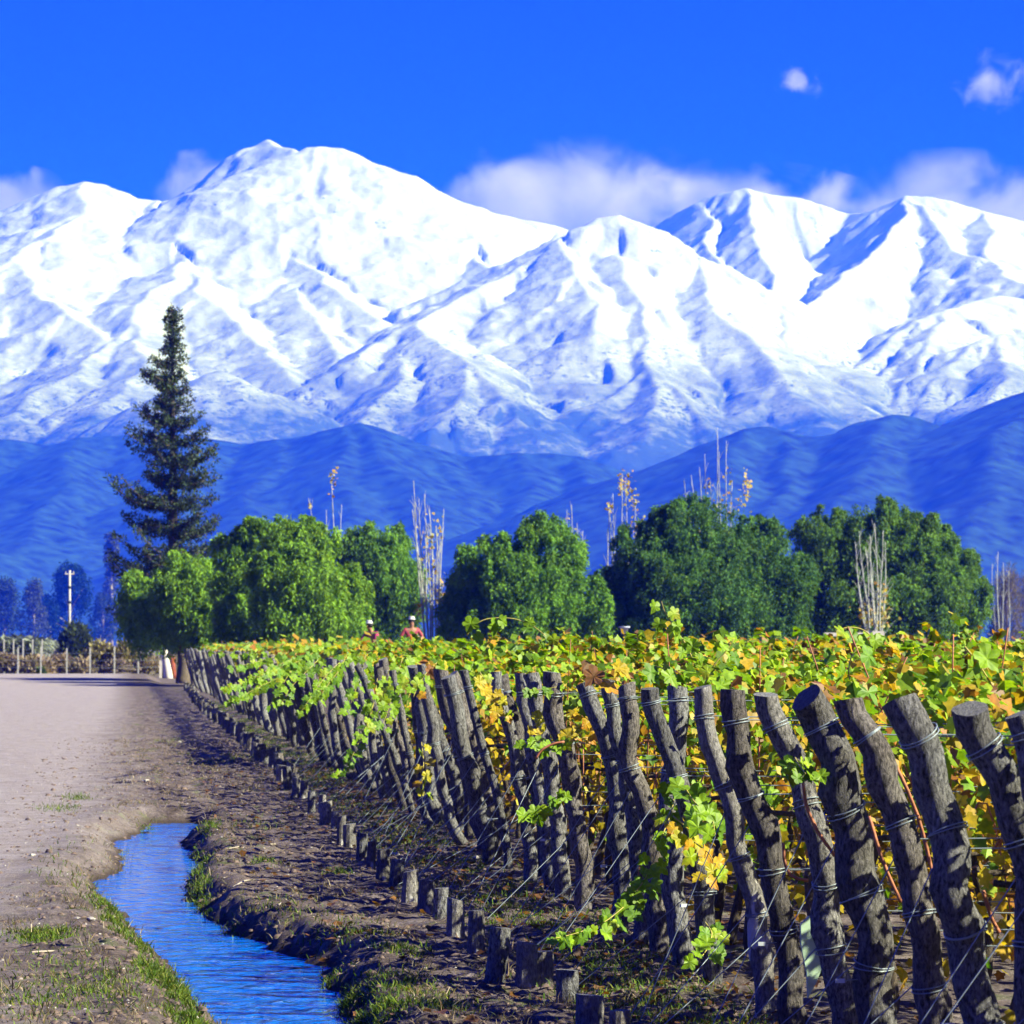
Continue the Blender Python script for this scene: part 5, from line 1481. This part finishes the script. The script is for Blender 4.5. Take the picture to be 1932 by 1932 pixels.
# hazy trees across the plain
def far_tree(x0, x1, ytop, Y, hue, n, label, seed, bare=False, name="distant_tree"):
    lr = np.random.default_rng(seed)
    k = PX(Y); xc = (x0 + x1) / 2
    c = W(xc, HY, Y)
    root = empty(name, (c[0], Y, 0)); tag(root, label, "tree", "hazy trees across the plain")
    h = W(xc, ytop, Y)[2]; a = (x1 - x0) / 2 * k
    t = np.linspace(0, 1, 5)
    child(root, MB().tube(np.stack([c[0] + 0 * t, Y + 0 * t, -0.2 + h * 0.85 * t], -1), np.linspace(0.022 * h, 0.004 * h, 5), 7), "trunk", M['grey_twig'])
    nc = 26
    z = lr.uniform(0.18, 0.95, nc); prof = np.sin(np.clip(z, 0, 1) ** 0.75 * np.pi) ** 0.7
    an = lr.uniform(0, 2 * np.pi, nc); rr = a * prof * lr.uniform(0.3, 0.85, nc)
    cc = np.stack([c[0] + rr * np.cos(an), Y + rr * np.sin(an), h * z], 1)
    for p in cc[:10]:
        child(root, MB().tube(np.array([[c[0], Y, p[2] * 0.6], p]), np.array([0.006 * h, 0.002 * h]), 5), "limb", M['grey_twig'])
    ci = lr.integers(0, nc, n)
    v = norm(lr.standard_normal((n, 3))) * lr.uniform(0.3, 1, (n, 1)) ** 0.5
    C = cc[ci] + v * np.array([0.38 * a, 0.38 * a, 0.11 * h + 0.18 * a])
    D = norm(lr.standard_normal((n, 3)) + ([0, 0, 1.2] if bare else [0, 0, -0.2])); U = norm(np.cross(D, lr.standard_normal((n, 3))))
    sz = lr.uniform(0.5, 1.3, n) * (0.045 * h if not bare else 0.06 * h)
    tpl = (np.array([(0, 0), (0.22, 0.45), (0, 1.0), (-0.22, 0.45)]), np.array([[0, 1, 2, 3]])) if not bare else (np.array([(0, 0), (0.04, 0.45), (0, 1.0), (-0.04, 0.45)]), np.array([[0, 1, 2, 3]]))
    foliage_mesh("crown", C, U, D, sz, np.asarray(hue) * lr.uniform(0.6, 1.4, (n, 1)), M['tree_leaf'], root, tpl)
    return root
YT = 2100
far_tree(-30, 48, 1096, YT, (0.030, 0.055, 0.045), 5000, "thin bare hazy tree at the picture's left edge", 41)
far_tree(36, 92, 1098, YT * 0.95, (0.055, 0.075, 0.05), 4500, "tawny half-bare tree next to the dark hazy one", 42)
far_tree(74, 186, 1074, YT, (0.008, 0.034, 0.022), 8000, "broad dark evergreen in blue haze behind the utility pole", 43)
far_tree(190, 230, 1010, YT * 1.25, (0.06, 0.08, 0.075), 2600, "tall pinkish bare poplar in haze behind the conifer", 44)
far_tree(60, 130, 1130, YT * 1.2, (0.012, 0.038, 0.025), 4500, "lower dark hazy tree behind the tawny one", 45)
far_tree(168, 222, 1120, YT * 1.05, (0.025, 0.05, 0.04), 4500, "small dull hazy tree at the foot of the pinkish poplar", 46)
far_tree(-60, 12, 1128, YT * 1.15, (0.025, 0.05, 0.04), 4000, "low grey hazy tree running out of the picture edge", 47)
far_tree(1868, 1932, 1058, 520, (0.15, 0.13, 0.11), 5000, "pale bare poplar beyond the last green tree", 48, True)
far_tree(1905, 1975, 1085, 640, (0.13, 0.11, 0.09), 4500, "greyish bare tree cut by the right picture edge", 49, True)
far_tree(1858, 1900, 1150, 700, (0.03, 0.045, 0.03), 3000, "low dark bush-like tree at the end of the tree row", 50)
far_tree(830, 866, 1130, 420, (0.06, 0.08, 0.04), 2500, "small green tree filling the gap beside the white-stemmed poplar", 51)

# utility pole
Yp = 420
b = W(131, HY, Yp)
o = empty("utility_pole", (b[0], Yp, 0)); tag(o, "white banded utility pole before the dark hazy tree", "pole")
zt = W(131, 1076, Yp)[2]
mb = MB(); mb.tube(np.array([[b[0], Yp, -0.2], [b[0], Yp, zt]]), np.array([0.15, 0.11]), 10); child(o, mb, "shaft", M['concrete'])
M['band'] = simple("dark_band", (0.03, 0.04, 0.06), 0.8, 0.2)
for y in (1108, 1136):
    z = W(131, y, Yp)[2]
    child(o, MB().tube(np.array([[b[0], Yp, z - 0.12], [b[0], Yp, z + 0.12]]), 0.18, 10), "band", M['band'])
mb = MB(); mb.box((b[0], Yp, zt - 0.35), (0.9, 0.12, 0.12)); child(o, mb, "crossarm", M['white_paint'], False)
for s in (-0.38, 0.0, 0.38):
    child(o, MB().tube(np.array([[b[0] + s, Yp, zt - 0.29], [b[0] + s, Yp, zt - 0.1]]), 0.04, 6), "insulator", M['concrete'])

# slender poplars, almost bare, with a few yellow leaves
def poplar(Y, stems, leaves, base_px, label, seed, bottom=1215, twig=14):
    """stems: list of (x bottom, x top, y top); leaves: (px x, px y, sx, sy, n)"""
    lr = np.random.default_rng(seed)
    b = W(base_px, HY, Y)
    root = empty("poplar", (b[0], Y, 0)); tag(root, label, "tree", "bare poplars with yellow leaves")
    for (xb, xt, yt) in stems:
        a = W(xb, bottom, Y); a[2] = 0.0
        e = W(xt, yt, Y + lr.normal(0, 0.6))
        t = np.linspace(0, 1, 9)
        p = a + (e - a) * t[:, None] + 0.08 * np.sin(t * 7 + lr.random() * 6)[:, None] * np.array([1, 0, 0]) + [0, 0, -0.05]
        p[:, 0] = a[0] + (e[0] - a[0]) * t ** 1.15 + 0.06 * np.sin(t * 7 + xb)
        child(root, MB().tube(p, np.linspace(0.055, 0.012, 9), 6), "stem", M['poplar_stem'])
        mb = MB()
        for q in range(twig):
            s = lr.uniform(0.3, 0.97); c0 = np.array([np.interp(s, t, p[:, k]) for k in range(3)])
            L = lr.uniform(0.5, 1.5) * (1.1 - s * 0.6)
            d = norm(np.array([lr.normal(0, 0.3), lr.normal(0, 0.3), 1.0]))
            mb.tube(np.array([c0, c0 + d * L * 0.5 + [0, 0, 0.05], c0 + d * L]), np.array([0.012, 0.009, 0.005]), 4, cap=False)
        tag(child(root, mb, "twigs", M['poplar_stem']), kind="stuff")
    if leaves:
        C = np.vstack([np.array([W(lr.normal(x, sx), lr.normal(y, sy), Y + lr.normal(0, 0.5)) for _ in range(n)]) for (x, y, sx, sy, n) in leaves])
        n = len(C)
        U, D = frames(n, lr, np.stack([np.full(n, 0.5), np.full(n, -0.5), np.full(n, 0.3)], 1), 0.8)
        col = np.array([[0.52, 0.38, 0.04], [0.46, 0.38, 0.08], [0.40, 0.40, 0.12], [0.48, 0.28, 0.03]])[lr.integers(0, 4, n)] * lr.uniform(0.7, 1.2, (n, 1))
        V, Fa = cards(C, U, D, LEAF_S[0], LEAF_S[1], lr.uniform(0.10, 0.22, n))
        o = mobj("leaves", V, Fa, M['vine_leaf'], root, np.repeat(col, len(LEAF_S[0]), 0)); o.matrix_parent_inverse = Matrix.Translation(-root.location)
    return root
poplar(245, [(625, 583, 938), (628, 615, 960), (632, 627, 890), (640, 645, 950)], [(628, 902, 3, 10, 22), (628, 930, 4, 8, 4), (586, 955, 3, 14, 6), (640, 1020, 6, 10, 12)], 630, "bare poplar with white leaves at its tip above the broad pepper tree", 61)
poplar(208, [(805, 778, 905), (810, 790, 940), (815, 803, 930), (820, 812, 960), (825, 822, 990), (830, 835, 960), (812, 800, 1000), (822, 832, 1020), (808, 780, 960)],
       [(838, 1128, 9, 10, 60), (790, 1150, 6, 10, 34), (810, 1040, 14, 30, 44), (815, 1110, 14, 30, 30), (825, 990, 10, 14, 14)], 815, "white-stemmed bare poplar cluster in the gap between the trees", 62, 1216, 22)
poplar(246, [(1150, 1148, 945), (1160, 1152, 960), (1176, 1172, 892), (1185, 1182, 905), (1205, 1200, 940), (1160, 1158, 930)], [(1172, 912, 3, 10, 34), (1184, 915, 4, 16, 44), (1198, 945, 4, 12, 30), (1152, 957, 3, 8, 18), (1205, 985, 9, 10, 40)], 1175, "poplar with orange leaf tufts between the two big trees", 63)
poplar(250, [(1330, 1292, 905), (1335, 1305, 895), (1340, 1318, 880), (1345, 1328, 855), (1352, 1338, 905), (1358, 1352, 805), (1362, 1358, 850), (1368, 1372, 830), (1375, 1382, 905)], [(1410, 918, 4, 16, 55), (1342, 910, 8, 10, 10), (1380, 950, 20, 12, 50), (1372, 895, 5, 14, 12)], 1358, "tall sheaf of bare poplar stems rising over the largest tree", 64, 1216, 16)
poplar(205, [(1640, 1612, 1020), (1645, 1622, 1000), (1648, 1632, 1030), (1652, 1642, 1010), (1656, 1652, 985), (1660, 1664, 1000), (1662, 1672, 1020), (1650, 1646, 1060), (1645, 1618, 1070)], [(1648, 1160, 16, 20, 70), (1660, 1130, 8, 16, 36), (1670, 1165, 6, 12, 26), (1625, 1165, 6, 10, 16)], 1652, "slim bare poplar stems standing in front of the wide dark tree", 65, 1216, 14)
poplar(262, [(1075, 1068, 960), (1085, 1080, 950), (1092, 1090, 985), (1100, 1098, 1000)], [(1072, 975, 4, 8, 8), (1090, 1010, 6, 10, 8)], 1085, "faint bare poplar behind the rounded tree", 66)
poplar(300, [(1878, 1872, 1062), (1885, 1882, 1040), (1893, 1892, 1060), (1902, 1905, 1075)], [], 1890, "pale leafless poplar at the right edge of the tree row", 67)

# ------------------------------------------------------------------ gate pillar, bar and bucket among the far vines
Yg_ = 196
M['brick'] = simple("salmon_brick", (0.36, 0.13, 0.09), 0.85, 0.2, 0.2, 12)
b = W(1655, HY, Yg_)
o = empty("gate_pillar", (b[0], Yg_, 0)); tag(o, "salmon brick pillar with a white cap beyond the vines", "pillar")
zc, zt = W(1655, 1204, Yg_)[2], W(1655, 1192, Yg_)[2]
nb = int(zc / 0.09)
for k in range(nb):
    for s in (-1, 1):
        mb = MB(); mb.box((b[0] + s * 0.135 + (0.02 if k % 2 else -0.02), Yg_, 0.045 + 0.09 * k), (0.25, 0.5, 0.08)); child(o, mb, "brick", M['brick'], False)
mb = MB(); mb.box((b[0], Yg_, zc / 2), (0.46, 0.44, zc)); child(o, mb, "mortar_core", M['concrete'], False)
mb = MB(); mb.box((b[0], Yg_, (zc + zt) / 2 + 0.03), (0.58, 0.58, zt - zc)); child(o, mb, "cap", M['white_paint'], False)
a, c = W(1555, 1197, Yg_ - 6), W(1640, 1197, Yg_ - 6)
o = empty("white_rail", (a[0], Yg_ - 6, 0)); tag(o, "horizontal pale rail showing above the vine tops", "rail")
mb = MB(); mb.box(((a[0] + c[0]) / 2, Yg_ - 6, a[2]), (c[0] - a[0], 0.10, 0.17)); child(o, mb, "bar", M['white_paint'], False)
for x in (a[0] + 0.1, c[0] - 0.1):
    mb = MB(); mb.box((x, Yg_ - 6, a[2] / 2 - 0.1), (0.1, 0.09, a[2])); child(o, mb, "upright", M['concrete'], False)
Yb = 190
b = W(1178, HY, Yb)
M['bucket'] = simple("pale_plastic", (0.45, 0.50, 0.62), 0.5, 0.4)
o = empty("bucket_post", (b[0], Yb, 0)); tag(o, "pale flared bucket set on a stake in front of the dark trees", "bucket")
z0, z1 = W(1178, 1196, Yb)[2], W(1178, 1182, Yb)[2]
child(o, MB().tube(np.array([[b[0], Yb, z0], [b[0], Yb, z1 - 0.06], [b[0], Yb, z1 - 0.05], [b[0], Yb, z1]]), np.array([0.13, 0.19, 0.26, 0.26]), 14), "pail", M['bucket'])
child(o, MB().tube(np.array([[b[0], Yb, -0.1], [b[0], Yb, z0]]), 0.04, 7), "stake", M['trunk'])

# ------------------------------------------------------------------ two people behind the vines
M['skin'] = simple("skin", (0.30, 0.15, 0.09), 0.6, 0.3)
M['pink'] = simple("pink_shirt", (0.30, 0.03, 0.10), 0.8, 0.2, 0.2, 8)  # pink darkened: tree shade is put into the colour
M['salmon'] = simple("salmon_shirt", (0.30, 0.055, 0.075), 0.8, 0.2, 0.2, 8)
M['denim'] = simple("dark_trousers", (0.03, 0.035, 0.06), 0.85, 0.2)
M['hat'] = simple("white_hat", (0.45, 0.45, 0.44), 0.8, 0.2)
M['hair'] = simple("dark_hair", (0.012, 0.01, 0.008), 0.6, 0.3)
M['plank'] = simple("old_plank", (0.18, 0.13, 0.09), 0.85, 0.2, 0.3, 10)
def skin_obj(name, verts, edges, radii, root_i, m, parent):
    me = bpy.data.meshes.new(name); me.from_pydata([tuple(v) for v in verts], edges, [])
    me.materials.append(m)
    o = bpy.data.objects.new(name, me); link(o, parent)
    md = o.modifiers.new("Skin", 'SKIN'); md.use_smooth_shade = True
    for i, r in enumerate(radii):
        sv = me.skin_vertices[0].data[i]
        sv.radius = (r, r) if np.isscalar(r) else r
        sv.use_root = (i == root_i)
    sb = o.modifiers.new("Sub", 'SUBSURF'); sb.levels = 2; sb.render_levels = 2
    return o
def person(loc, rz, lean, arms, shirt, label):
    root = empty("person", loc); root.rotation_euler = (0, 0, rz)
    tag(root, label, "person", "people in pink shirts")
    L = lambda z: lean * max(0, z - 0.95)
    J = {'pel': (0, 0, 0.95), 'waist': (0, -L(1.1), 1.1), 'chest': (0, -L(1.33), 1.33), 'neck': (0, -L(1.5), 1.49), 'jaw': (0, -L(1.56) - 0.03, 1.56), 'head': (0, -L(1.66) - 0.02, 1.66),
         'hl': (-0.1, 0, 0.9), 'kl': (-0.11, -0.02, 0.5), 'al': (-0.11, 0.02, 0.08), 'tl': (-0.12, -0.14, 0.04), 'hr': (0.1, 0, 0.9), 'kr': (0.11, -0.02, 0.5), 'ar': (0.11, 0.02, 0.08), 'tr': (0.12, -0.14, 0.04),
         'sl': (-0.19, -L(1.42), 1.42), 'sr': (0.19, -L(1.42), 1.42), 'el': arms[0], 'wl': arms[1], 'er': arms[2], 'wr': arms[3]}
    # hands: palm and five short fingers each
    names = list(J); E = [('pel', 'waist'), ('waist', 'chest'), ('chest', 'neck'), ('neck', 'jaw'), ('jaw', 'head'), ('pel', 'hl'), ('hl', 'kl'), ('kl', 'al'), ('al', 'tl'), ('pel', 'hr'), ('hr', 'kr'), ('kr', 'ar'), ('ar', 'tr'),
                          ('chest', 'sl'), ('sl', 'el'), ('el', 'wl'), ('chest', 'sr'), ('sr', 'er'), ('er', 'wr')]
    rad = {'pel': (0.15, 0.11), 'waist': (0.13, 0.1), 'chest': (0.16, 0.11), 'neck': 0.055, 'jaw': (0.07, 0.08), 'head': (0.085, 0.1), 'hl': 0.09, 'kl': 0.06, 'al': 0.04, 'tl': 0.035, 'hr': 0.09, 'kr': 0.06, 'ar': 0.04, 'tr': 0.035,
           'sl': 0.06, 'sr': 0.06, 'el': 0.042, 'wl': 0.03, 'er': 0.042, 'wr': 0.03}
    V = [J[n] for n in names]; Ed = [(names.index(a), names.index(b)) for a, b in E]; Rd = [rad[n] for n in names]
    for s, w, e in (('l', 'wl', 'el'), ('r', 'wr', 'er')):
        d = norm(np.array(J[w]) - np.array(J[e])); side = norm(np.cross(d, [0.2, 1, 0.1]))
        palm = np.array(J[w]) + d * 0.07; V.append(tuple(palm)); Rd.append(0.033); pi = len(V) - 1; Ed.append((names.index(w), pi))
        for f in range(5):
            off = side * (f - 1.6) * 0.018 if f < 4 else side * 0.05
            k1 = palm + off + d * (0.05 if f < 4 else 0.01); k2 = k1 + d * (0.035, 0.042, 0.04, 0.03, 0.035)[f] + np.array([0, -0.012, -0.008])
            V.append(tuple(k1)); Rd.append(0.009); V.append(tuple(k2)); Rd.append(0.008)
            Ed += [(pi, len(V) - 2), (len(V) - 2, len(V) - 1)]
    skin_obj("body", V, Ed, Rd, 0, M['skin'], root)
    sv = ['pel', 'waist', 'chest', 'sl', 'sr', 'el', 'er']; sE = [(0, 1), (1, 2), (2, 3), (2, 4), (3, 5), (4, 6)]
    skin_obj("shirt", [J[n] for n in sv], sE, [(0.165, 0.125), (0.15, 0.12), (0.178, 0.128), 0.075, 0.075, 0.055, 0.055], 0, shirt, root)
    tv = ['pel', 'hl', 'kl', 'al', 'hr', 'kr', 'ar']; tE = [(0, 1), (1, 2), (2, 3), (0, 4), (4, 5), (5, 6)]
    skin_obj("trousers", [J[n] for n in tv], tE, [(0.155, 0.115), 0.1, 0.075, 0.055, 0.1, 0.075, 0.055], 0, M['denim'], root)
    hx, hy, hz_ = J['head']
    mb = MB(); ring = np.array([[hx, hy, hz_ + 0.06], [hx, hy, hz_ + 0.065], [hx, hy, hz_ + 0.075], [hx, hy, hz_ + 0.12], [hx, hy, hz_ + 0.16]])
    mb.tube(ring, np.array([0.12, 0.125, 0.10, 0.095, 0.07]), 16); mb.build("hat", M['hat'], root, True)
    mb = MB(); mb.tube(np.array([[hx, hy + 0.03, hz_ - 0.06], [hx, hy + 0.03, hz_ + 0.06]]), np.array([0.085, 0.105]), 12); mb.build("hair", M['hair'], root, True)
    mb = MB()
    for s in (-1, 1): mb.box((hx + s * 0.035, hy - 0.098, hz_ + 0.0), (0.022, 0.01, 0.012))
    mb.build("eyes", M['hair'], root)
    mb = MB(); mb.tube(np.array([[hx, hy - 0.095, hz_ + 0.0], [hx, hy - 0.12, hz_ - 0.035]]), np.array([0.008, 0.017]), 6); mb.build("nose", M['skin'], root)
    mb = MB(); mb.box((hx, hy - 0.102, hz_ - 0.065), (0.045, 0.012, 0.01)); mb.build("mouth", M['red_bark'], root)
    return root
Yq = 128
zh = W(776, 1164, Yq)[2]
p2 = W(776, HY, Yq); bed = zh - 1.80
person((p2[0], Yq, bed), R(8), 0.05, [(-0.34, -0.02, 1.2), (-0.2, -0.14, 1.05), (0.34, -0.02, 1.2), (0.2, -0.14, 1.05)], M['salmon'], "person in a salmon pink shirt and white hat, hands on hips, above the vines")
p1 = W(707, HY, Yq)
person((p1[0], Yq, bed - 0.12), R(-35), 0.42, [(-0.25, -0.38, 1.16), (-0.2, -0.6, 1.05), (0.25, -0.36, 1.18), (0.2, -0.58, 1.05)], M['pink'], "person in a bright pink shirt and white hat bending forward above the vines")
cart = empty("farm_cart", ((p1[0] + p2[0]) / 2, Yq, 0)); tag(cart, "wooden flatbed cart the two people stand on", "cart")
xc = (p1[0] + p2[0]) / 2; wd = abs(p2[0] - p1[0]) + 1.0
for k in range(5):
    mb = MB(); mb.box((xc, Yq - 0.4 + 0.2 * k, bed - 0.03 - 0.0 * k), (wd, 0.19, 0.05)); child(cart, mb, "plank", M['plank'], False)
mb = MB(); mb.box((xc - wd * 0.3, Yq, bed - 0.19), (0.12, 0.9, 0.25)); child(cart, mb, "beam", M['plank'], False)
mb = MB(); mb.box((xc + wd * 0.3, Yq, bed - 0.19), (0.12, 0.9, 0.25)); child(cart, mb, "beam", M['plank'], False)
for sx in (-0.3, 0.3):
    for sy in (-0.52, 0.52):
        rr_ = (bed - 0.2) / 2 + 0.1
        child(cart, MB().tube(np.array([[xc + wd * sx, Yq + sy - 0.06, rr_], [xc + wd * sx, Yq + sy + 0.06, rr_]]), rr_, 18), "wheel", M['band'], False)

# mud clumps standing in the water and twigs lying over the bank
M['mud'] = simple("wet_mud", (0.022, 0.017, 0.014), 0.6, 0.4, 0.4, 20)
for x, y, w, lab in [(420, 1690, 16, "dark mud clump at the ditch edge halfway along the water"), (398, 1634, 12, "small black clod in the water near the ditch head"), (500, 1772, 20, "wet mud clump on the shaded side of the water"),
                     (300, 1752, 9, "small dark lump in the water by the green tufts"), (275, 1572, 10, "mossy clod in the water near the ditch head"), (560, 1828, 12, "little wet clod in the water below the shaded bank")]:
    b = G(x, y, WZ); sz = w * b[1] / F
    Vs, Q, T = SM[(x + y) % 6]
    o = mobj("mud_clump", Vs * [sz * 1.5, sz * 1.6, sz * 0.75], [Q, T], M['mud'], smooth=True)
    o.location = (float(b[0]), float(b[1]), WZ - 0.01)
    tag(o, lab, "clod", "mud clumps in the ditch")
for pix, lab in [([(520, 1712), (545, 1690), (572, 1672)], "pale dry twig leaning on the shaded bank"), ([(432, 1602), (470, 1590), (520, 1588)], "long thin twig lying behind the ditch on the verge"),
                 ([(60, 1800), (110, 1790), (165, 1796)], "pale stick lying on the bank near the flat green tuft"), ([(440, 1672), (470, 1660), (505, 1664)], "short grey twig beside the ditch bank")]:
    P = np.array([G(x, y, 0.03) for x, y in pix]); P[:, 2] = ground_h(P[:, 0], P[:, 1]) + 0.012
    c0 = P[0].copy()
    o = mobj("twig", *[(lambda r: (r[0] - c0, [r[1], r[2]]))(tube(lerp_path(P, 7), 0.006, 5))][0], M['grey_twig'], smooth=True)
    o.location = tuple(c0)
    tag(o, lab, "twig", "loose twigs on the verge")
